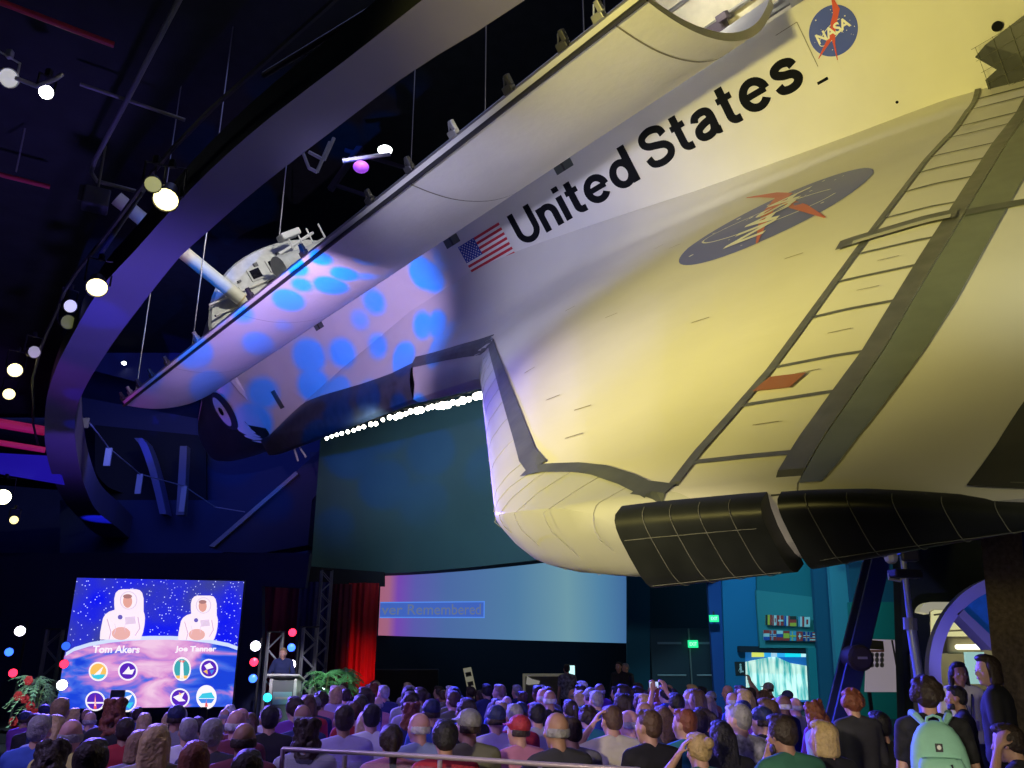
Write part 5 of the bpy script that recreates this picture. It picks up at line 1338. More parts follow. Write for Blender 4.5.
# far right walls
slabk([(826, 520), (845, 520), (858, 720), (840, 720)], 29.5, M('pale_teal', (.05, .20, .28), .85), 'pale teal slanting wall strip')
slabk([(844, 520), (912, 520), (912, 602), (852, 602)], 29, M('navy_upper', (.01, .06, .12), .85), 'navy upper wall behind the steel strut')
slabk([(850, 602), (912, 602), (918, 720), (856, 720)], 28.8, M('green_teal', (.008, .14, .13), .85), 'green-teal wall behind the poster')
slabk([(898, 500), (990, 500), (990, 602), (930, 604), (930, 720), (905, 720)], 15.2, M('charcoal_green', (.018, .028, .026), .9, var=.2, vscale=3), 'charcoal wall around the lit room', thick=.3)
tag(MB().prism([at(x, y, 27) for x, y in ((841, 556), (868, 554), (868, 558), (842, 561))], (0, .2, 0)).build('ceiling_lamp', M('lamp_dim', (.35, .4, .4), .5, emit=(.4, .45, .45), es=.4)), 'long pale lamp high on the wall left of the strut', 'lamp')
tag(MB().tube([at(936, 541, 13), at(950, 536, 13), at(970, 532.5, 13)], [.03, .07, .03], 8).build('ceiling_lamp', M('lamp_dim2', (.5, .52, .45), .5, emit=(.4, .45, .38), es=.5), smooth=True), 'pale slanted lamp under the wing at the right', 'lamp')
# steel strut holding the orbiter
STB = M('strut_blue', (.02, .028, .12), .45, metal=.3)
s_ = thing('support_strut', 'dark blue slanting steel strut under the wing', 'strut', (at(833, 740, 13.5).x, 13.5, 0)); s0 = s_.location
def sp(x, y, Y=13.5): return at(x, y, Y) - s0
b0, b1 = sp(843, 700), sp(878, 555); dv = (b1 - b0); b0 = b0 - dv * (b0.z / dv.z)
b1 = b1 + dv * .35; dd = (b1 - b0).normalized(); R = dd.to_track_quat('Z', 'Y').to_matrix()
for sx in (-1, 1): MB().box((b0 + b1) / 2 + R @ Vector((sx * .17, 0, 0)), (.06, .28, (b1 - b0).length), rot=R, bev=.01).build('flange', STB, s_)
MB().box((b0 + b1) / 2, (.32, .08, (b1 - b0).length), rot=R).build('web', M('strut_web', (.01, .012, .04), .5), s_)
MB().box((b0 + b1) / 2 + R @ Vector((.05, -.08, 0)), (.03, .08, (b1 - b0).length), rot=R, bev=.008).build('conduit', M('strut_edge', (.06, .08, .25), .4), s_)
c_ = sp(853, 658); j = MB().lathe(c_ + Vector((0, -.15, 0)), [(.001, -.20), (.15, -.19), (.19, -.15), (.19, .15), (.15, .19), (.001, .2)], 20, rot=Matrix.Rotation(PI / 2, 3, 'X')).build('pivot_boss', M('boss_brown', (.05, .035, .05), .6), s_, smooth=True)
MB().box(c_ + Vector((0, -.37, 0)), (.14, .02, .035)).build('boss_label', M('boss_plate', (.5, .45, .5), .5), j)
# light stand
ls = thing('light_stand', 'tall silver light stand leaning before the teal wall', 'stand', (at(917, 740, 12).x, 12, 0)); L0 = ls.location
def lp_(x, y, Y=12): return at(x, y, Y) - L0
SIL = M('stand_silver', (.38, .42, .62), .35, metal=.3)
q0 = lp_(919, 684); q0.z = .0; q0.x += .04
MB().tube([q0, lp_(911, 627)], .065, 10).build('lower_tube', SIL, ls, smooth=True)
MB().tube([lp_(911, 627), lp_(903, 556)], .042, 10).build('upper_tube', SIL, ls, smooth=True)
MB().tube([lp_(910.5, 630), lp_(909.8, 618)], .09, 10).build('clamp_collar', M('collar_grey', (.3, .3, .33), .4), ls)
MB().box(lp_(905, 574), (.46, .2, .12), rz=.3, bev=.03).build('lamp_head', BLACKM, ls)
MB().tube([lp_(889, 573), lp_(889, 579), lp_(900, 581), lp_(902, 577)], .02, 6).build('bracket', M('bracket_white', (.55, .58, .5), .4), ls)
MB().box(lp_(909, 556), (.24, .2, .16), rz=-.2, bev=.03).build('lamp_head', BLACKM, ls)
MB().ball(lp_(891, 557), .1, 8, 6).build('knob', M('bracket_white'), ls); MB().box(lp_(906, 547), (.34, .06, .1), rot=Matrix.Rotation(-.4, 3, 'Y')).build('blue_tag', M('tag_blue', (.03, .06, .7), .5, emit=(.03, .06, .9), es=.5), ls)
for k in range(3):
    a = 2 * PI * k / 3 + .4; MB().tube([q0 + Vector((0, 0, .5)), q0 + Vector((math.cos(a) * .55, math.sin(a) * .55, .02))], .02, 6).build('leg', SIL, ls)
# poster
po_ = thing('poster', 'big white poster with a grey crew picture behind the strut', 'poster', (at(886, 700, 18).x, 18, 0)); p0 = po_.location
def pp(x, y, h=0.): return at(x, y, 18 - h) - p0
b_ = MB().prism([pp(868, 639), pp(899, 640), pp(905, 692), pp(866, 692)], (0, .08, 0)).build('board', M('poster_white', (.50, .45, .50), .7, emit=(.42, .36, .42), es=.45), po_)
MB().prism([pp(870, 640, .01), pp(883, 641, .01), pp(884, 650, .01), pp(870, 649, .01)], (0, -.01, 0)).build('print_block', M('print_dark'), po_)
MB().prism([pp(869, 650, .01), pp(884, 650, .01), pp(884, 652, .01), pp(869, 652, .01)], (0, -.012, 0)).build('print_stripe', M('print_orange', (.6, .2, .1), .6), po_)
m = MB(); random.seed(33)
for k in range(9):
    x, y = 872 + (k % 3) * 5, 655 + (k // 3) * 5; fan(m, lambda u, v: pp(u, v, .02), disc2(x, y, 2.2, 12, ry=2.6))
m.build('print_figures', M('print_grey', (.25, .26, .26), .7), po_)
for s in (870, 900): MB().box((pp(s, 692).x, .04, (pp(s, 692).z) / 2), (.06, .06, pp(s, 692).z)).build('leg', BLACKM, po_)
for i in (0, 1): tag(MB().tube([at(892 + i * 3.5, 640, 17.3), at(901 + i * 3.5, 690, 17.3), Vector((at(903 + i * 3.5, 700, 17.3).x, 17.3, 0))], .018, 6).build('cable', BLACKM), ('left', 'right')[i] + ' dark cable hanging before the white poster', 'cable')
tag(MB().prism([Vector((at(909, 690, 15).x, 15, 0)), Vector((at(914, 690, 15).x, 15, 0)), at(916, 654, 15), at(910, 654, 15)], (0, .04, 0)).build('notice_board', M('notice_cream', (.35, .33, .22), .7)), 'narrow cream notice board right behind the light stand', 'board')
# lit room behind the arch
CR = M('room_cream', (.62, .58, .35), .7)
slabk([(925, 596), (1000, 596), (1000, 720), (925, 720)], 21, M('room_back', (.40, .38, .26), .8), 'cream back wall of the lit room', nm='wall_room')
rm = thing('cockpit_display', 'cream curved cabin mock-up glowing through the arch', 'display', (at(950, 700, 19).x, 19, 0)); R0 = rm.location
def rp(x, y, Y=19): return at(x, y, Y) - R0
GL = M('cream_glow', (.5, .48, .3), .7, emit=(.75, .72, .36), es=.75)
m = MB(); rws = []
for k in range(13):
    a = PI - PI / 2 * k / 12; x, y = 932 + 12 * math.cos(a) + 0, 612 - 10 * math.sin(a); x2, y2 = 934 + 5 * math.cos(a), 614 - 5 * math.sin(a)
    rws.append([rp(x, y, 14.8), rp(x2, y2, 14.8)])
rws.append([rp(958, 602, 14.8), rp(958, 610, 14.8)])
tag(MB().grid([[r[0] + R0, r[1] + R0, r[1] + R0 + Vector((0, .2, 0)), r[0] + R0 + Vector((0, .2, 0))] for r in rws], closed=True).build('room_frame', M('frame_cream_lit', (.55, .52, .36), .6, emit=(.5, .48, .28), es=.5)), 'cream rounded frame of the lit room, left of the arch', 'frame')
rws = [[rp(x, y1), rp(x, y2)] for x, y1, y2 in ((931, 612, 636), (940, 606, 640), (950, 608, 640), (960, 616, 643), (970, 626, 644), (985, 640, 648))]
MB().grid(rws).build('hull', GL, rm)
for k in range(4):
    MB().tube([rp(934 + k * 5, 615 + k * 8, 18.9), rp(955 + k * 8, 612 + k * 9, 18.9)], .02, 5).build('hull_rib', M('rib_tan', (.4, .36, .2), .7), rm)
MB().box(rp(958, 645), (.75, .5, .35), bev=.05).build('console', M('console_tan', (.36, .33, .2), .7), rm)
MB().box(rp(973, 647, 18.6), (.75, .1, .1), bev=.04).build('strip_lamp', M('strip_white', (.9, .9, .7), .5, emit=(1, .95, .7), es=2.), rm)
MB().prism([rp(966, 652, 18.4), rp(984, 652, 18.4), rp(986, 684, 18.4), rp(969, 684, 18.4)], (0, .1, 0)).build('backlit_panel', M('panel_mint', (.3, .45, .42), .6, emit=(.35, .62, .58), es=.8), rm)
for x in (936, 985): MB().box((rp(x, 690).x, 0, rp(x, 690).z / 2), (.1, .3, rp(x, 690).z), bev=.01).build('leg', M('leg_tan', (.3, .28, .2), .6), rm)
MB().box((rp(960, 690).x, 0, .5), (rp(985, 690).x - rp(936, 690).x, .3, 1.0), bev=.02).build('plinth', M('plinth_purple', (.10, .08, .22), .7), rm)
# big violet arch
ar = thing('arch', 'large violet-lit half arch right of the light stand', 'arch', (at(985, 700, 13).x, 13, 0)); A0 = ar.location
def app(x, y, Y=13): return at(x, y, Y) - A0
rws = []
for k in range(33):
    a = PI * 1.08 - PI * .62 * k / 32
    cx, cy, r1x, r1y, r2x, r2y = 1012, 668, 83, 93, 71, 80
    o1, i1 = app(cx + r1x * math.cos(a), cy - r1y * math.sin(a)), app(cx + r2x * math.cos(a), cy - r2y * math.sin(a))
    rws.append([o1, i1, i1 + Vector((0, .14, 0)), o1 + Vector((0, .14, 0))])
base = [Vector((p.x, p.y, 0)) for p in rws[0]]
m = MB(); m.grid([base] + rws, closed=True); m.build('arch_band', M('arch_violet', (.30, .29, .62), .6), ar, smooth=True)
MB().prism([app(957, 614), app(963, 609), app(996, 640), app(992, 650)], (0, .3, 0)).build('spoke', M('spoke_grey', (.25, .24, .38), .6), ar)
MB().prism([app(963, 607, 13.3), app(984, 590, 13.3), app(1000, 590, 13.3), app(1000, 652, 13.3), app(992, 640, 13.3)], (0, .05, 0)).build('blue_infill', M('infill_blue', (.01, .08, .35), .5, emit=(.01, .08, .35), es=.25, var=.3, vscale=6), ar)
# brown column and the right edge
slab('rough_column', [(974, 470), (1016, 470), (1042, 800), (1006, 800)], 8.2, M('brown_column', (.12, .09, .065), .9, var=.35, vscale=24, bump=.4, bscale=50), 'dark brown rough column at the right edge', 'column', thick=.5, side=.3)
slabk([(1010, 500), (1060, 500), (1060, 760), (1038, 760)], 9.5, M('edge_navy', (.015, .02, .09), .8), 'navy wall right of the brown column')
# handrail before the nearest row
hr = thing('guard_rail', 'glass guard rail with a round handrail in front of the nearest row', 'railing', (0, 5.6, 0)); h0 = hr.location
HP = [Vector((-2.3, 6.35, 1.06)), Vector((-1.6, 6.35, 1.06)), Vector((.7, 5.6, 1.03)), Vector((1.4, 5.37, 1.02))]
HP = [at(283, 749, 6.2), at(345, 752, 6.1), at(440, 757, 5.9), at(540, 764, 5.7), at(640, 770, 5.5)]
HPl = [p - h0 for p in HP]
MB().tube([HPl[0] - Vector((0, 0, .9))] + [HPl[0]] + HPl, .016, 10).build('handrail', M('rail_rose', (.50, .42, .46), .35, metal=.4), hr, smooth=True)
for p in HPl[1:]: MB().tube([p - Vector((0, 0, .02)), Vector((p.x, p.y, 0))], .016, 8).build('post', M('rail_rose'), hr)
for a, b in zip(HPl, HPl[1:]):
    MB().prism([a + Vector((.03, 0, -.06)), b + Vector((-.03, 0, -.06)), Vector((b.x - .03, b.y, .1)), Vector((a.x + .03, a.y, .1))], (0, .008, 0)).build('glass_panel', M('rail_glass', (.35, .4, .5), .1, alpha=.10), hr)

# ================================================================== people
SKINM = M('skin', (.5, .3, .22), .55, objcol=True, var=.06, vscale=12)
HAIRM = M('hair', (.1, .06, .04), .6, objcol=True, var=.25, vscale=25, bump=.6, bscale=45)
CLOTHM = M('cloth', (.2, .2, .2), .85, objcol=True, var=.10, vscale=7, bump=.35, bscale=9)
PATTERNM = M('patterned_cloth', (.2, .2, .2), .85, objcol=True, var=.75, vscale=16)
SUITM = M('suit_cloth', (.2, .2, .2), .7, objcol=True)
SHOEM = M('shoe_black', (.03, .03, .03), .5)
V3 = Vector
def cap_(m, a, ra, b, rb, n=12):
    """tapered limb with round ends"""
    a, b = V3(a), V3(b); d = b - a; L = d.length
    if L < 1e-6: m.ball(a, ra); return
    R = d.to_track_quat('Z', 'Y').to_matrix(); prof = []
    for k in range(5): t = PI / 2 * k / 4; prof.append((max(ra * math.sin(t), 1e-4), -ra * math.cos(t)))
    for k in range(5): t = PI / 2 * k / 4; prof.append((max(rb * math.cos(t), 1e-4), L + rb * math.sin(t)))
    m.lathe(a, prof, n, rot=R)
def fuse(m, name, voxel, mat, smooth=4):
    """grow one continuous skin over the overlapping volumes"""
    o = m.build(name, mat, None, recalc=False)
    bm = bmesh.new(); bm.from_mesh(o.data); bmesh.ops.remove_doubles(bm, verts=bm.verts, dist=2e-4); bmesh.ops.recalc_face_normals(bm, faces=bm.faces); bm.to_mesh(o.data); bm.free()
    r = o.modifiers.new('r', 'REMESH'); r.mode = 'VOXEL'; r.voxel_size = voxel; r.use_smooth_shade = True
    s = o.modifiers.new('s', 'SMOOTH'); s.iterations = smooth; s.factor = .5
    dg = bpy.context.evaluated_depsgraph_get(); dg.update()
    me = bpy.data.meshes.new_from_object(o.evaluated_get(dg)); me.name = name
    old = o.data; bpy.data.objects.remove(o); bpy.data.meshes.remove(old)
    if not me.materials: me.materials.append(mat)
    for p in me.polygons: p.use_smooth = True
    return me
def head(m, T):
    def E(c, r, sc, rot=None): 
        R = T.to_3x3() @ (rot if rot else Matrix.Identity(3)); m.ball(T @ V3(c), r, 16, 12, sc=sc, rot=R)
    E((0, -.005, .03), 1, (.074, .093, .088)); E((0, .022, -.035), 1, (.060, .068, .072)); E((0, .052, -.088), 1, (.034, .030, .026))
    E((0, .055, -.005), 1, (.058, .032, .045)); E((0, .078, .022), 1, (.048, .014, .010))
    cap_(m, T @ V3((0, .088, .012)), .008, T @ V3((0, .104, -.022)), .013); E((0, .088, -.050), 1, (.024, .011, .006)); E((0, .086, -.060), 1, (.021, .011, .007))
    for s in (-1, 1): E((s * .077, -.003, -.005), 1, (.010, .019, .031), Matrix.Rotation(.25, 3, 'X')); E((s * .045, .058, -.022), 1, (.022, .020, .020))
def hand(m, w, d, nrm_, side, curl=.5, sp=1.0):
    """palm, four jointed fingers of unequal length and a thumb from the side of the palm"""
    w, d, nrm_ = V3(w), V3(d).normalized(), V3(nrm_); s = d.cross(nrm_).normalized() * side; nn = s.cross(d).normalized() * side
    for k, o in enumerate((-.027, -.009, .009, .027)):
        base = w + d * (.088 - abs(o + .009) * .25) + s * o
        cap_(m, w + s * o * .6 + d * .012, .017, base, .0125, 8)
        Ls = ((.040, .025, .019), (.046, .029, .021), (.042, .027, .020), (.033, .021, .017))[k]
        p = base; a = curl * .5; dd0 = (d + s * o * 3.2 * sp).normalized()
        for j, L in enumerate(Ls):
            q = p + (dd0 * math.cos(a) - nn * math.sin(a)) * L; cap_(m, p, .0098 - j * .0008, q, .0092 - j * .0008, 8); p = q; a += curl * .8
    t0 = w + d * .028 - s * .022; t1 = t0 + (d * .55 - s * .8 - nn * .25).normalized() * .042; t2 = t1 + (d * .85 - s * .35 - nn * .25 * (1 + curl)).normalized() * .032
    cap_(m, t0, .014, t1, .011, 8); cap_(m, t1, .0108, t2, .009, 8)
def pose(kind, lean=0., yaw=0., nod=0., arms=None, legs=None):
    z = .39 if kind == 'stand' else 0.
    up = Matrix.Translation((0, 0, .58 + z)) @ Matrix.Rotation(-lean, 4, 'X') @ Matrix.Translation((0, 0, -.58 - z))
    J = dict(kind=kind, up=up, z=z)
    J['T'] = up @ Matrix.Translation((0, .015, 1.10 + z)) @ Matrix.Rotation(yaw, 4, 'Z') @ Matrix.Rotation(nod, 4, 'X') @ Matrix.Translation((0, .012, .125))
    J['arms'] = arms or {}
    if kind == 'stand': J['leg'] = legs or {-1: ((-.10, .02, .50), (-.12, -.02, .085)), 1: ((.10, .02, .50), (.12, -.02, .085))}; J['hipz'] = .93
    else: J['leg'] = legs or {-1: ((-.12, .42, .50), (-.13, .40, .085)), 1: ((.12, .42, .50), (.12, .45, .085))}; J['hipz'] = .55
    return J
REST = ((.215, .05, .79), (.12, .28, .64), (-.25, .9, -.12), (0, 0, 1), .5)
DOWN = ((.225, -.02, 1.14), (.245, .05, .89), (0, .15, -1), (-1, 0, 0), .55)
def arm_pts(J, s):
    e, w, d, n, c = J['arms'].get(s, REST if J['kind'] != 'stand' else DOWN)
    sh = J['up'] @ V3((s * .175, -.015, 1.035 + J['z']))
    return sh, V3((s * e[0], e[1], e[2])), V3((s * w[0], w[1], w[2])), V3((s * d[0], d[1], d[2])), V3((s * n[0], n[1], n[2])), c
def torso(m, J, g=0., hem=False):
    z, U = J['z'], J['up']
    for y0, zz, hw, r in ((0, .60, .075, .118), (.005, .70, .055, .112), (0, .82, .062, .110), (-.005, .92, .085, .108), (-.012, .99, .095, .094)):
        cap_(m, U @ V3((-hw, y0, zz + z)), r + g, U @ V3((hw, y0, zz + z)), r + g, 16)
    cap_(m, U @ V3((-.06, 0, .62 + z)), .11 + g, U @ V3((-.085, 0, .95 + z)), .10 + g); cap_(m, U @ V3((.06, 0, .62 + z)), .11 + g, U @ V3((.085, 0, .95 + z)), .10 + g)
    for s in (-1, 1): cap_(m, U @ V3((s * .03, -.015, 1.075 + z)), .052 + g, U @ V3((s * .17, -.015, 1.035 + z)), .058 + g)
def make_body(J, voxel):
    m = MB(); U, z = J['up'], J['z']; torso(m, J, -.012)
    cap_(m, U @ V3((0, -.015, 1.04 + z)), .062, U @ V3((0, .0, 1.13 + z)), .052, 14); cap_(m, U @ V3((0, 0, 1.12 + z)), .052, J['T'] @ V3((0, -.01, -.02)), .052, 14)
    head(m, J['T'])
    for s in (-1, 1):
        sh, e, w, d, n, c = arm_pts(J, s)
        cap_(m, sh, .050, e, .038); cap_(m, e, .039, e + (w - e) * .35, .037); cap_(m, e + (w - e) * .3, .037, w, .024); hand(m, w, d, n, s, c)
        k, a = J['leg'][s]; h = V3((s * .088, 0, J['hipz']))
        cap_(m, h, .078, V3(k), .050); cap_(m, V3(k), .050, V3(k) + (V3(a) - V3(k)) * .35, .050); cap_(m, V3(k) + (V3(a) - V3(k)) * .3, .05, V3(a), .033)
        cap_(m, V3(a) - V3((0, .02, .03)), .036, V3(a) + V3((0, .13, -.045)), .028)
    return fuse(m, 'person', voxel, SKINM, 3)
def make_shirt(J, sleeve, voxel=.016, loose=.012):
    m = MB(); torso(m, J, loose - .002)
    for s in (-1, 1):
        sh, e, w, d, n, c = arm_pts(J, s)
        if sleeve == 'short': cap_(m, sh, .060 + loose * .4, sh + (e - sh) * .62, .054 + loose * .4)
        elif sleeve == 'long': cap_(m, sh, .060, e, .052); cap_(m, e, .052, e + (w - e) * .92, .038)
        else: cap_(m, sh, .055, sh + (e - sh) * .12, .052)
    return fuse(m, 'shirt', voxel, CLOTHM, 3)
def make_trousers(J, voxel=.018):
    m = MB(); hz = J['hipz']; cap_(m, (-.07, 0, hz + .02), .118, (.07, 0, hz + .02), .118)
    for s in (-1, 1):
        k, a = J['leg'][s]; cap_(m, (s * .088, 0, hz), .094, k, .066); cap_(m, k, .066, V3(a) + V3((0, 0, .02)), .056)
    return fuse(m, 'trousers', voxel, CLOTHM, 3)
def make_shoe(J, s):
    a = V3(J['leg'][s][1]); m = MB(); cap_(m, a + V3((0, -.035, -.045)), .042, a + V3((0, .14, -.052)), .036); m2 = fuse(m, 'shoe', .012, SHOEM, 2)
    lo = min(v.co.z for v in m2.vertices)
    for v in m2.vertices: v.co.z -= lo - .001
    return m2
# hair, in head space
def HP_(fn, name='hair', vox=.010, sm=2):
    m = MB(); fn(m); return fuse(m, name, vox, HAIRM, sm)
def h_short(m):
    m.ball((0, -.020, .043), 1, 18, 12, sc=(.082, .092, .086)); m.ball((0, -.045, .0), 1, 16, 10, sc=(.076, .062, .072)); m.ball((0, .035, .095), 1, 14, 8, sc=(.062, .048, .030))
def h_full(m):
    h_short(m); m.ball((0, .02, .10), 1, 14, 8, sc=(.07, .07, .036)); 
    for s in (-1, 1): m.ball((s * .07, -.01, .03), 1, 12, 8, sc=(.022, .055, .062))
def h_long(m):
    h_full(m)
    for x in (-.05, -.025, 0, .025, .05): cap_(m, (x, -.075, .02), .035, (x * 1.25, -.10, -.20), .030)
    for s in (-1, 1): cap_(m, (s * .078, -.015, .03), .024, (s * .085, -.03, -.18), .026); cap_(m, (s * .06, -.06, 0), .035, (s * .07, -.085, -.22), .028)
def h_wavy(m):
    h_full(m); random.seed(6)
    for k in range(60):
        a = random.uniform(PI * .95, PI * 2.05); zz = random.uniform(-.19, .12); r = .075 + (.12 - zz) * .08
        m.ball((math.cos(a) * r, math.sin(a) * r * 1.1 + .0, zz), random.uniform(.024, .036), 8, 6)
def h_curly(m):
    h_full(m); random.seed(16)
    for k in range(70):
        a = random.uniform(PI * .9, PI * 2.1); b = random.uniform(-.5, 1.4); r = .092
        m.ball((math.cos(a) * r * math.cos(b), math.sin(a) * r * math.cos(b) - .01, .03 + math.sin(b) * .1), random.uniform(.018, .03), 8, 6)
def h_bun(m): h_full(m); m.ball((0, -.125, .055), .042, 14, 10)
def h_tail(m): h_full(m); cap_(m, (0, -.10, .06), .028, (0, -.15, .03), .03); cap_(m, (0, -.15, .03), .032, (0, -.135, -.12), .030); cap_(m, (0, -.135, -.12), .030, (0, -.12, -.22), .012)
def h_fringe(m):
    for k in range(13):
        a = PI + PI * k / 12; m.ball((math.cos(a) * .074, math.sin(a) * .088 + .0, -.005), 1, 10, 8, sc=(.014, .016, .036))
def h_cap(m):
    m.ball((0, -.012, .050), 1, 20, 12, sc=(.086, .100, .083))
    rows = []
    for k in range(9):
        a = PI * .16 + PI * .68 * k / 8; rows.append([(math.cos(a) * .080, math.sin(a) * .085 - .005, .062), (math.cos(a) * .072, math.sin(a) * .150 + .005, .046), (math.cos(a) * .072, math.sin(a) * .150 + .005, .038), (math.cos(a) * .080, math.sin(a) * .085 - .005, .054)])
    for r in rows: cap_(m, r[0], .008, r[1], .007, 6)
def h_bob(m):
    h_full(m)
    for k in range(11):
        a = PI * .95 + PI * 1.1 * k / 10; cap_(m, (math.cos(a) * .066, math.sin(a) * .08, .04), .03, (math.cos(a) * .074, math.sin(a) * .085, -.085), .026)
HAIR = {k: HP_(f) for k, f in dict(short=h_short, full=h_full, long=h_long, wavy=h_wavy, curly=h_curly, bun=h_bun, tail=h_tail, fringe=h_fringe, bob=h_bob).items()}
HAIR['cap'] = HP_(h_cap, 'cap')
# face details in head space
def face_mesh(fn, name, mat): 
    m = MB(); fn(m); o = m.build(name, mat, None, smooth=True); me = o.data; bpy.data.objects.remove(o); return me
EYEW = face_mesh(lambda m: m.ball((0, 0, 0), .0115, 10, 8), 'eye', M('eye_white', (.7, .68, .64), .3))
IRIS = face_mesh(lambda m: m.ball((0, .0085, 0), .0058, 8, 6, sc=(1, .6, 1)), 'iris', M('iris_dark', (.04, .025, .015), .2))
LIPS = face_mesh(lambda m: m.ball((0, .0955, -.0555), 1, 12, 8, sc=(.020, .0045, .0055)), 'mouth', M('lip_tone', (.42, .16, .14), .5))
BEARD = None
def h_beard(m):
    for k in range(9):
        a = PI * .08 + PI * .84 * k / 8; m.ball((math.cos(a) * .055, math.sin(a) * .058 + .022, -.075), 1, 10, 8, sc=(.016, .016, .034))
    m.ball((0, .08, -.10), 1, 10, 8, sc=(.03, .02, .022))
BEARD = HP_(h_beard, 'beard')

ARM_HEAD = ((.34, .10, .98), (.155, .10, 1.20), (-.45, -.15, .8), (.6, .1, .3), .7)       # hand on the side of the head
ARM_CHIN = ((.22, .24, .86), (.06, .20, 1.08), (-.3, -.2, .8), (.1, -.8, 0), 1.3)
ARM_PHONE = ((.25, .22, 1.12), (.10, .34, 1.36), (-.25, .1, 1), (.2, -1, 0), 1.0)
ARM_FOLD = ((.25, .03, .82), (.03, .22, .86), (-1, .05, .05), (0, .4, .9), .6)
ARM_OUT = ((.42, -.06, .84), (.64, .02, .80), (1, .1, -.05), (0, 0, 1), .5)
SARM_PHONE = ((.24, .10, 1.22), (.12, .30, 1.36), (-.2, .5, .8), (.1, -1, .3), 1.0)
POSES = {
    'sit': pose('sit'), 'sit_turn': pose('sit', yaw=.5, lean=-.04), 'sit_lean': pose('sit', lean=.22, nod=-.1),
    'sit_left': pose('sit', yaw=-.0, lean=.05, arms={1: ARM_FOLD, -1: ARM_FOLD}),
    'sit_hand': pose('sit', lean=.10, yaw=.25, arms={-1: ARM_HEAD}), 'sit_chin': pose('sit', lean=.12, yaw=.35, arms={-1: ARM_CHIN}),
    'sit_phone': pose('sit', arms={1: ARM_PHONE, -1: ARM_PHONE}), 'sit_rail': pose('sit', lean=-.03, yaw=.15, arms={-1: ARM_OUT}),
    'stand': pose('stand'), 'stand_turn': pose('stand', yaw=.75), 'stand_phone': pose('stand', nod=-.1, arms={1: SARM_PHONE, -1: SARM_PHONE}),
    'stand_lectern': pose('stand', lean=.05, nod=-.1, arms={s: ((.27, .08, 1.18), (.20, .30, 1.14), (-.1, 1, 0), (0, 0, 1), .4) for s in (-1, 1)}),
}
NEAR = {'sit_hand', 'sit_chin', 'sit_rail', 'stand_phone', 'stand_lectern', 'stand', 'stand_turn', 'sit_phone', 'sit_left'}
_B = {}
def part_mesh(p, what):
    k = (p, what)
    if k not in _B:
        J = POSES[p]
        _B[k] = {'body': lambda: make_body(J, .0105 if p in NEAR else .014), 'short': lambda: make_shirt(J, 'short'), 'long': lambda: make_shirt(J, 'long'), 'none': lambda: make_shirt(J, 'none'),
                 'trousers': lambda: make_trousers(J), 'shoeL': lambda: make_shoe(J, -1), 'shoeR': lambda: make_shoe(J, 1)}[what]()
    return _B[k]
SKINS = dict(fair=(.58, .36, .27), light=(.52, .30, .20), tan=(.38, .21, .13), brown=(.18, .09, .055), pink=(.60, .32, .27))
HC = dict(black=(.012, .011, .012), dark=(.035, .022, .015), brown=(.10, .055, .03), auburn=(.20, .06, .03), blond=(.48, .34, .14), grey=(.30, .29, .28), white=(.60, .59, .57), sandy=(.28, .18, .09), redcap=(.4, .03, .04), navycap=(.02, .03, .10), olivecap=(.12, .12, .06), greycap=(.2, .2, .2))
CC = dict(navy=(.02, .03, .12), blue=(.04, .10, .42), white=(.70, .70, .70), cream=(.62, .58, .42), grey=(.20, .20, .22), black=(.014, .014, .016), charcoal=(.04, .04, .05), red=(.36, .02, .03), maroon=(.16, .03, .05), pink=(.55, .22, .30),
          lavender=(.42, .38, .60), olive=(.15, .15, .09), green=(.04, .16, .09), teal=(.03, .22, .28), violet=(.20, .05, .38), yellow=(.60, .55, .15), khaki=(.34, .30, .20), paleblue=(.28, .36, .55), ltgrey=(.38, .38, .40), jeans=(.06, .09, .18))
def put(me, name, parent, color=None, T=None):
    o = bpy.data.objects.new(name, me); COL.objects.link(o); o.parent = parent
    if color: o.color = (*color, 1)
    if T is not None: o.matrix_local = T
    return o
def person(loc, yaw, p, label, hair='short', hc='dark', top='navy', sleeve='short', skin='light', legs='jeans', scale=1., group=None, mat=None, face=False, beard=False, shoes=False, capname=None):
    J = POSES[p]
    o = bpy.data.objects.new('person', part_mesh(p, 'body')); COL.objects.link(o)
    o.location = loc; o.rotation_euler = (0, 0, yaw); o.scale = (scale,) * 3; o.color = (*SKINS[skin], 1)
    tag(o, label, 'person', group)
    s = put(part_mesh(p, sleeve), 'shirt', o, CC[top])
    if mat: 
        s.data = s.data.copy(); s.data.materials.clear(); s.data.materials.append(mat)
    put(part_mesh(p, 'trousers'), 'trousers', o, CC[legs])
    if hair == 'cap': put(HAIR['cap'], 'cap', o, HC[hc], J['T']); put(HAIR['fringe'], 'hair', o, HC['dark'] if capname is None else HC[capname], J['T'])
    elif hair: put(HAIR[hair], 'hair', o, HC[hc], J['T'])
    if beard: put(BEARD, 'beard', o, HC[hc], J['T'])
    if face:
        for sd in (-1, 1):
            e = put(EYEW, 'eye', o, None, J['T'] @ Matrix.Translation((sd * .030, .079, .004))); put(IRIS, 'iris', e)
        put(LIPS, 'mouth', o, None, J['T'])
    if shoes:
        put(part_mesh(p, 'shoeL'), 'shoe', o); put(part_mesh(p, 'shoeR'), 'shoe', o)
    return o
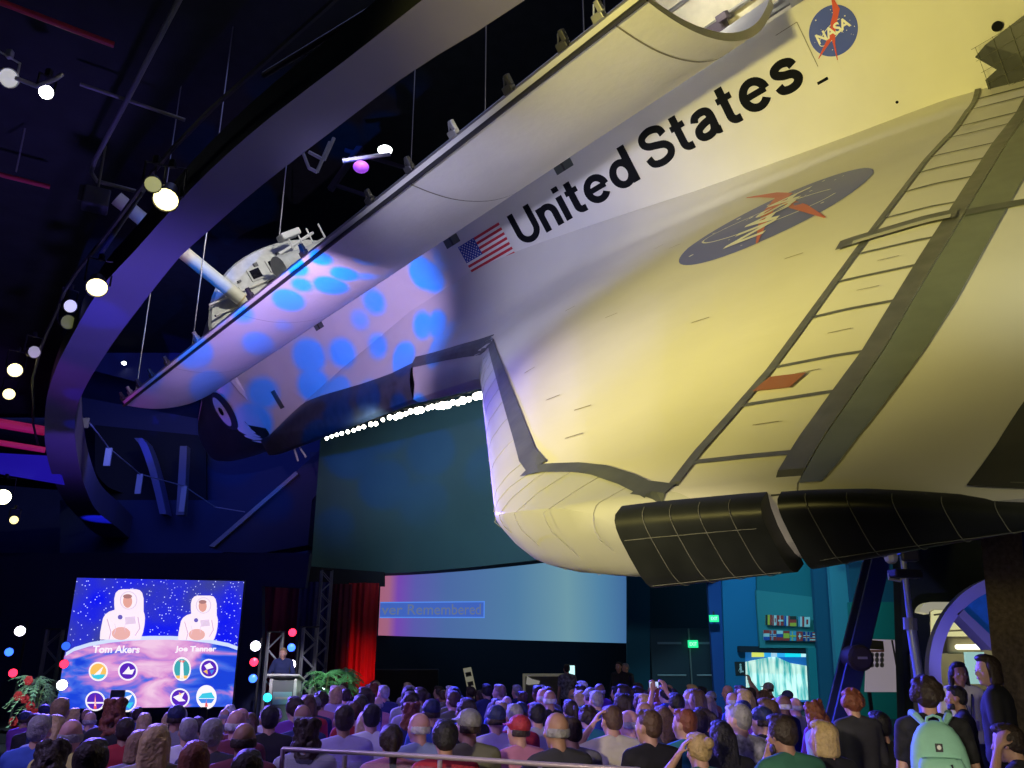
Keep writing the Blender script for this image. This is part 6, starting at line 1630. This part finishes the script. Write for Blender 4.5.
# ---- stacking chair
ch0 = None
CHF = M('chair_frame', (.35, .35, .38), .35, metal=.6); CHS = M('chair_seat', (.30, .31, .36), .7)
def make_chair():
    t = bpy.data.objects.new('chair', None); COL.objects.link(t)
    MB().box((0, .0, .435), (.44, .42, .035), bev=.012).build('seat', CHS, t)
    rows = [[V3((x, -.205 - .03 * (1 - (x / .22) ** 2) - (z - .55) * .12, z)) for z in (.56, .66, .76, .83)] for x in (-.21, -.12, -.04, .04, .12, .21)]
    bk = [[p + V3((0, -.02, 0)) for p in reversed(r)] for r in rows]
    m = MB(); m.grid([a + b for a, b in zip(rows, bk)], closed=True); m.poly(rows[0] + bk[0]); m.poly(rows[-1] + bk[-1]); m.build('backrest', CHS, t)
    for s in (-1, 1):
        MB().tube([(s * .20, .18, .43), (s * .215, .21, .0)], .011, 6).build('leg', CHF, t); MB().tube([(s * .20, -.18, .43), (s * .215, -.24, .0)], .011, 6).build('leg', CHF, t)
        MB().tube([(s * .215, -.17, .43), (s * .218, -.215, .60), (s * .215, -.255, .84)], .012, 6).build('back_post', CHF, t)
    MB().tube([(-.2, .18, .405), (.2, .18, .405), (.2, -.18, .405), (-.2, -.18, .405), (-.2, .18, .405)], .009, 6).build('seat_frame', CHF, t)
    return t
def chair(loc, yaw, label):
    global ch0
    if ch0 is None: ch0 = make_chair(); c = ch0
    else: c = copy_tree(ch0)
    c.location = loc; c.rotation_euler = (0, 0, yaw); return tag(c, label, 'chair', 'chairs of the nearest rows')
AIM = V3((-5.2, 20.5, 0))
def yaw_to(p, aim=AIM): d = aim - V3((p[0], p[1], 0)); return math.atan2(d.y, d.x) - PI / 2
HEADTOP = {'sit': 1.345, 'stand': 1.735}
def by_px(px, py, H):
    a = at(px, py, 1.) - V3((0, 0, EYE)); t = (H - EYE) / a.z; return V3((a.x * t, t, 0))
occupied = []
def seat_px(px, py, H, p, label, turn=0., withchair=True, **k):
    sc = H / HEADTOP['stand' if p.startswith('stand') else 'sit']
    sc = max(.93, min(1.05, sc)); 
    q = by_px(px, py, HEADTOP['stand' if p.startswith('stand') else 'sit'] * sc)
    for _ in range(9):
        if all((q.x - a) ** 2 + (q.y - b) ** 2 > .54 ** 2 for a, b in occupied): break
        q = V3((q.x * 1.025, q.y * 1.025, 0))
    y = yaw_to(q) + turn
    o = person(q, y, p, label, scale=sc, **k); occupied.append((q.x, q.y))
    if withchair and not p.startswith('stand'): chair(q + V3((math.sin(y) * .03, -math.cos(y) * .03, 0)), y, 'chair under the ' + label.split(',')[0][:60].rsplit(' ', 0)[0])
    return o, q, y
near = [
 # px, top y, H, pose, label, dict
 (72, 719, 1.36, 'sit', 'bald pink-headed man in yellow collar at the far left', dict(hair='fringe', hc='grey', top='yellow', skin='pink')),
 (47, 742, 1.30, 'sit_lean', 'person with dark wavy hair at the lower left corner', dict(hair='wavy', hc='dark', top='blue')),
 (92, 741, 1.34, 'sit', 'person with dark brown hair in black, lower left', dict(hair='full', hc='dark', top='black')),
 (40, 722, 1.36, 'sit', 'person in bright blue jacket with short grey hair at the left end', dict(hair='short', hc='grey', top='blue', sleeve='long')),
 (157, 726, 1.34, 'sit', 'woman with long strawberry-blond hair, lower left', dict(hair='long', hc='blond', top='khaki')),
 (137, 750, 1.26, 'sit', 'person with light brown hair cut off by the lower edge', dict(hair='bob', hc='sandy', top='grey')),
 (195, 743, 1.28, 'sit', 'person with rounded auburn hair at the lower edge', dict(hair='bob', hc='auburn', top='maroon')),
 (213, 719, 1.35, 'sit', 'grey-haired man in dark suit left of the bald men', dict(hair='short', hc='grey', top='charcoal', sleeve='long', skin='pink')),
 (237, 716, 1.38, 'sit', 'pink bald man behind the man in maroon', dict(hair='fringe', hc='white', top='maroon', skin='pink')),
 (245, 724, 1.36, 'sit', 'bald man in maroon shirt, left of the handrail', dict(hair='fringe', hc='dark', top='maroon', skin='tan')),
 (248, 752, 1.28, 'sit', 'person with dark hair at the lower edge left of the handrail', dict(hair='full', hc='dark', top='black')),
 (271, 706, 1.37, 'sit', 'dark-haired man in black suit left of the handrail end', dict(hair='short', hc='black', top='black', sleeve='long')),
 (308, 720, 1.33, 'sit', 'woman with long dark wavy hair above the handrail end', dict(hair='wavy', hc='dark', top='ltgrey')),
 (345, 708, 1.40, 'sit', 'short-haired man in lavender white shirt behind the handrail', dict(hair='short', hc='dark', top='lavender', skin='tan')),
 (372, 709, 1.38, 'sit', 'dark-haired man in white shirt right beside the lavender shirt', dict(hair='short', hc='black', top='white')),
 (392, 726, 1.30, 'sit', 'woman with brown ponytail in pale pink top', dict(hair='tail', hc='dark', top='pink', sleeve='none')),
 (420, 715, 1.36, 'sit_turn', 'bald man in blue-grey shirt behind the handrail', dict(hair='fringe', hc='white', top='paleblue', skin='pink', face=True)),
 (446, 721, 1.36, 'sit', 'dark-haired man in red shirt behind the handrail', dict(hair='full', hc='black', top='red', skin='tan')),
 (469, 711, 1.40, 'sit_turn', 'man in dark cap and olive shirt right of the red shirt', dict(hair='cap', hc='greycap', top='olive', face=True)),
 (497, 706, 1.37, 'sit', 'man in navy cap and lavender shirt with straps', dict(hair='cap', hc='navycap', top='lavender')),
 (519, 720, 1.33, 'sit_turn', 'person in maroon cap and pink shirt with dark vest', dict(hair='cap', hc='redcap', top='pink', face=True)),
 (515, 710, 1.36, 'sit', 'grey-haired person in red shirt behind the maroon cap', dict(hair='short', hc='grey', top='red')),
 (538, 712, 1.34, 'sit', 'dark-haired person in light grey shirt beside the balding man', dict(hair='full', hc='black', top='ltgrey')),
 (557, 712, 1.42, 'sit_rail', 'balding man in black shirt with his arm laid on the handrail', dict(hair='fringe', hc='grey', top='charcoal', skin='tan', face=True)),
 (577, 720, 1.34, 'sit_chin', 'dark-haired woman with hand at her face beside the white shirt', dict(hair='full', hc='dark', top='grey', face=True)),
 (615, 717, 1.40, 'sit_hand', 'man in pale T-shirt with his hand raised to his head', dict(hair='short', hc='brown', top='cream', face=True)),
 (629, 716, 1.34, 'sit_turn', 'bald pink man between the pale T-shirt and black suit', dict(hair='fringe', hc='grey', top='grey', skin='pink')),
 (648, 710, 1.40, 'sit_turn', 'young brown-haired man in black suit and white collar', dict(hair='short', hc='brown', top='black', sleeve='long', face=True)),
 (664, 712, 1.34, 'sit', 'woman with long brown hair behind the black suit', dict(hair='long', hc='brown', top='charcoal')),
 (684, 709, 1.38, 'sit_turn', 'man with short auburn hair in teal blue shirt', dict(hair='short', hc='auburn', top='teal', face=True)),
 (697, 714, 1.34, 'sit_turn', 'red-faced man with short dark hair beside the teal shirt', dict(hair='short', hc='dark', top='navy', skin='pink', face=True)),
 (703, 734, 1.28, 'sit_hand', 'blond woman in green top leaning her head on her hand', dict(hair='bun', hc='blond', top='green', sleeve='none', face=True)),
 (722, 722, 1.32, 'sit', 'person with long black hair behind the patterned shirt', dict(hair='long', hc='black', top='black')),
 (739, 715, 1.43, 'sit_turn', 'grey crew-cut man in grey camouflage shirt', dict(hair='short', hc='grey', top='ltgrey', sleeve='long', mat=PATTERNM, skin='fair', face=True)),
 (761, 712, 1.36, 'sit_turn', 'man in black cap right of the camouflage shirt', dict(hair='cap', hc='navycap', top='black', face=True)),
 (790, 715, 1.42, 'sit_chin', 'bearded dark-haired man in dark green shirt, hand at his chin', dict(hair='full', hc='dark', top='green', beard=True, skin='tan', face=True)),
 (822, 722, 1.34, 'sit_turn', 'blond person half hidden right of the bearded man', dict(hair='bob', hc='blond', top='black')),
]
random.seed(40)
for i, (px, py, H, p, lb, k) in enumerate(near):
    seat_px(px, py, H, p, lb, turn=random.uniform(-.12, .12) + (-.15 if px > 600 else 0), **k)
# ---- people standing or sitting close on the right
def grpless(*a, **k): return person(*a, **k)
bw_p = at(925, 679, 5.8); bw_p.z = 0
bw_o = person(bw_p, -.36, 'stand', 'woman in black patterned T-shirt seen from behind, carrying a mint backpack', hair='curly', hc='dark', top='black', mat=PATTERNM, skin='light', legs='charcoal', scale=.945, shoes=True)
q = at(852, 690, 7.4); q.z = 0; person(q, .15, 'stand', 'person with curly auburn hair in a dark grey jacket left of the mint backpack', hair='curly', hc='auburn', top='charcoal', sleeve='long', legs='black', scale=.875, shoes=True)
q = at(957, 684, 8.1); q.z = 0; person(q, 1.15, 'stand', 'dark-haired bearded man in black shirt beside the violet arch', hair='short', hc='black', top='black', legs='black', scale=.885, skin='tan', beard=True, face=True, shoes=True)
q = at(955, 654, 9.6); q.z = 0; person(q, 3.0, 'stand', 'long-haired person in white shirt with dark lanyard facing us under the arch', hair='long', hc='black', top='white', skin='tan', legs='navy', scale=1.0, face=True, shoes=True)
lan = thing('lanyard', 'dark lanyard hanging on the white shirt under the arch', 'lanyard', (q.x, q.y, 1.2)); lan['category'] = 'lanyard'
MB().tube([(-.06, -.12, .22), (-.01, -.15, -.02), (.05, -.12, .22)], .009, 6).build('strap', M('lanyard_navy', (.02, .03, .12), .6), lan); MB().box((-.01, -.155, -.08), (.07, .008, .1)).build('badge_card', M('card_white', (.6, .6, .6), .5), lan)
q = at(988, 652, 7.5); q.z = 0; person(q, .9, 'stand_turn', 'tall dark-haired person in black looking left before the brown column', hair='bob', hc='dark', top='black', skin='fair', legs='black', scale=1.035, face=True, shoes=True)
q = by_px(1020, 727, 1.33); person(q, .7, 'sit_hand', 'person in black patterned shirt at the lower right corner', hair='full', hc='dark', top='charcoal', mat=PATTERNM, skin='light', legs='black', scale=1.0, shoes=True); chair(q, .7, 'chair under the person at the lower right corner')
q = by_px(880, 713, 1.34); person(q, .3, 'sit', 'dark figure seated low between auburn hair and mint backpack', hair='full', hc='black', top='black', legs='black', shoes=True); chair(q, .3, 'chair under the dark figure beside the mint backpack')
# mint backpack
MINT = M('mint_fabric', (.30, .62, .46), .8, var=.05, vscale=10, bump=.3, bscale=12)
bp = thing('backpack', 'mint green backpack on the back of the woman in black', 'bag', (bw_p.x, bw_p.y, 0), -.36); bp.scale = (.82, .945, .72); bp.location.z = .352
def bagloft(prof, n=28):
    rows = []
    for z, w_, d0, d1 in prof:
        rows.append([((w_) * math.copysign(abs(math.cos(2 * PI * k / n)) ** .75, math.cos(2 * PI * k / n)), (d0 + d1) / 2 + (d1 - d0) / 2 * math.copysign(abs(math.sin(2 * PI * k / n)) ** .75, math.sin(2 * PI * k / n)), z) for k in range(n)])
    m = MB(); m.grid(rows, closed=True); m.poly(rows[0]); m.poly(rows[-1]); return m
bagloft([(.965, .10, -.27, -.14), (.975, .16, -.30, -.13), (1.0, .19, -.32, -.125), (1.06, .205, -.33, -.125), (1.15, .20, -.325, -.125), (1.25, .185, -.31, -.125), (1.34, .155, -.29, -.13), (1.40, .12, -.27, -.135), (1.44, .07, -.24, -.15), (1.455, .02, -.21, -.18)]).build('bag_body', MINT, bp, smooth=True)
bagloft([(.985, .10, -.33, -.25), (.995, .145, -.355, -.25), (1.05, .16, -.375, -.25), (1.12, .155, -.37, -.25), (1.165, .14, -.35, -.25), (1.18, .11, -.32, -.26)]).build('front_pocket', MINT, bp, smooth=True)
MB().tube([(-.055, -.2, 1.43), (-.045, -.215, 1.48), (0, -.22, 1.50), (.045, -.215, 1.48), (.055, -.2, 1.43)], .012, 8).build('carry_loop', MINT, bp, smooth=True)
for s in (-1, 1):
    MB().tube([(s * .06, -.19, 1.41), (s * .115, -.12, 1.49), (s * .13, .0, 1.505), (s * .135, .10, 1.42), (s * .15, .14, 1.25), (s * .18, .03, 1.08), (s * .18, -.15, 1.0)], [.022, .030, .030, .028, .024, .018, .018], 8).build('shoulder_strap', MINT, bp, smooth=True)
MB().box((0, -.318, 1.25), (.05, .012, .065), bev=.003).build('label_patch', BLACKM, bp)
MB().ball((0, -.326, 1.253), .015, 8, 6, sc=(1, .3, 1.3)).build('label_mark', EMWHITE, bp)
MB().tube([(.06, -.385, 1.13), (.075, -.385, 1.06)], .006, 6).build('zip_pull', BLACKM, bp)
MB().tube([(-.13, -.345, 1.17), (-.08, -.352, 1.178), (.08, -.352, 1.178), (.13, -.345, 1.17)], .005, 6).build('zip', M('zip_green', (.18, .42, .30), .5), bp)
# ---- speaker at the lectern and two men in suits by the wall
lp0 = V3((lx - .05, 20.42, .28))
person(lp0 - V3((.18, 0, 0)), PI + .05, 'stand_lectern', 'speaker in dark suit standing behind the lectern', hair='short', hc='sandy', top='navy', sleeve='long', legs='navy', skin='pink', scale=1.02, face=True, shoes=True)
tie_shirt = thing('shirt_front', 'pale shirt front', 'shirt')
bpy.data.objects.remove(tie_shirt)
q = at(619, 664, 22); q.z = 0; person(q, 2.6, 'stand', 'left of two men in dark suits standing by the dark wall', hair='short', hc='dark', top='black', sleeve='long', legs='black', scale=1.0, face=True, shoes=True)
q = at(626, 666, 22.8); q.z = 0; person(q, 2.2, 'stand', 'right of two men in dark suits standing by the dark wall', hair='short', hc='grey', top='charcoal', sleeve='long', legs='black', scale=.98, shoes=True)
q = at(567, 669, 21.5); q.z = 0; person(q, .3, 'stand', 'person in patterned shirt standing before the framed display', hair='short', hc='dark', top='grey', legs='black', mat=PATTERNM, shoes=True, scale=.97)
# ---- the rows beyond
ORD = ['first', 'second', 'third', 'fourth', 'fifth', 'sixth', 'seventh', 'eighth', 'ninth', 'tenth', 'eleventh', 'twelfth', 'thirteenth', 'fourteenth', 'fifteenth', 'sixteenth', 'seventeenth', 'eighteenth', 'nineteenth', 'twentieth',
       'twenty-first', 'twenty-second', 'twenty-third', 'twenty-fourth', 'twenty-fifth', 'twenty-sixth', 'twenty-seventh', 'twenty-eighth', 'twenty-ninth', 'thirtieth']
random.seed(77)
looks = [('dark-haired', 'short', 'dark'), ('black-haired', 'full', 'black'), ('grey-haired', 'short', 'grey'), ('white-haired', 'full', 'white'), ('balding', 'fringe', 'grey'), ('balding', 'fringe', 'white'), ('long-haired', 'long', 'brown'),
         ('long-haired blond', 'long', 'blond'), ('brown-haired', 'short', 'brown'), ('curly-haired', 'curly', 'dark'), ('blond', 'bob', 'blond'), ('sandy-haired', 'short', 'sandy'), ('wavy-haired', 'wavy', 'auburn'), ('capped', 'cap', 'navycap'), ('grey-capped', 'cap', 'greycap'), ('ponytailed', 'tail', 'dark')]
tops = ['navy', 'blue', 'white', 'grey', 'black', 'charcoal', 'paleblue', 'lavender', 'red', 'maroon', 'teal', 'olive', 'violet', 'ltgrey', 'pink', 'blue', 'navy', 'white', 'black']
names_ = dict(paleblue='pale blue', ltgrey='light grey')
d = 7.75; r = 0
while d < 17.2:
    xl, xr = at(28 if d < 12.9 else 335, 700, d).x, at(836 if d < 11.5 else 790, 700, d).x
    x = xl + random.uniform(0, .3); k = 0
    while x < xr:
        if random.random() > .09 and all((x - a) ** 2 + (d - b) ** 2 > .56 ** 2 for a, b in occupied):
            lk, hs, hcol = random.choice(looks); tp = random.choice(tops)
            p = random.choices(['sit', 'sit_turn', 'sit_lean', 'sit_phone', 'sit_left'], [9, 3, 2, .16, 1])[0]
            q = V3((x, d + random.uniform(-.12, .12), 0)); sc = random.uniform(.93, 1.05); sc = random.uniform(.84, .89) if d > 9.2 and q.x / d * FPX * .93 + 512 < 315 else sc
            doing = ' with phone' if p == 'sit_phone' else ''
            person(q, yaw_to(q) + random.uniform(-.2, .2), p, '%s person in %s%s, %s row past rail, %s from left' % (lk, names_.get(tp, tp), doing, ORD[r], ORD[k]),
                   hair=hs, hc=hcol, top=tp, sleeve=random.choice(['short', 'short', 'long']), skin=random.choice(['fair', 'light', 'light', 'tan', 'pink', 'brown']), scale=sc, group='audience in the rows beyond the handrail',
                   face=False)
            if p == 'sit_phone':
                w_ = q + (Matrix.Rotation(yaw_to(q), 3, 'Z') @ V3((0, .37, 1.43))) * sc
                ph = MB().box((0, 0, 0), (.155, .012, .078), bev=.004).build('phone', BLACKM); ph.location = w_; ph.rotation_euler = (0, 0, yaw_to(q)); MB().box((0, -.007, 0), (.145, .002, .07)).build('phone_display', M('phone_glow', (.3, .4, .5), .4, emit=(.4, .5, .7), es=1.2), ph)
                tag(ph, 'lit phone raised by the %s person from left, %s row past the rail' % (ORD[k], ORD[r]), 'phone')
            k += 1
        x += random.uniform(.57, .68)
    d += .90; r += 1
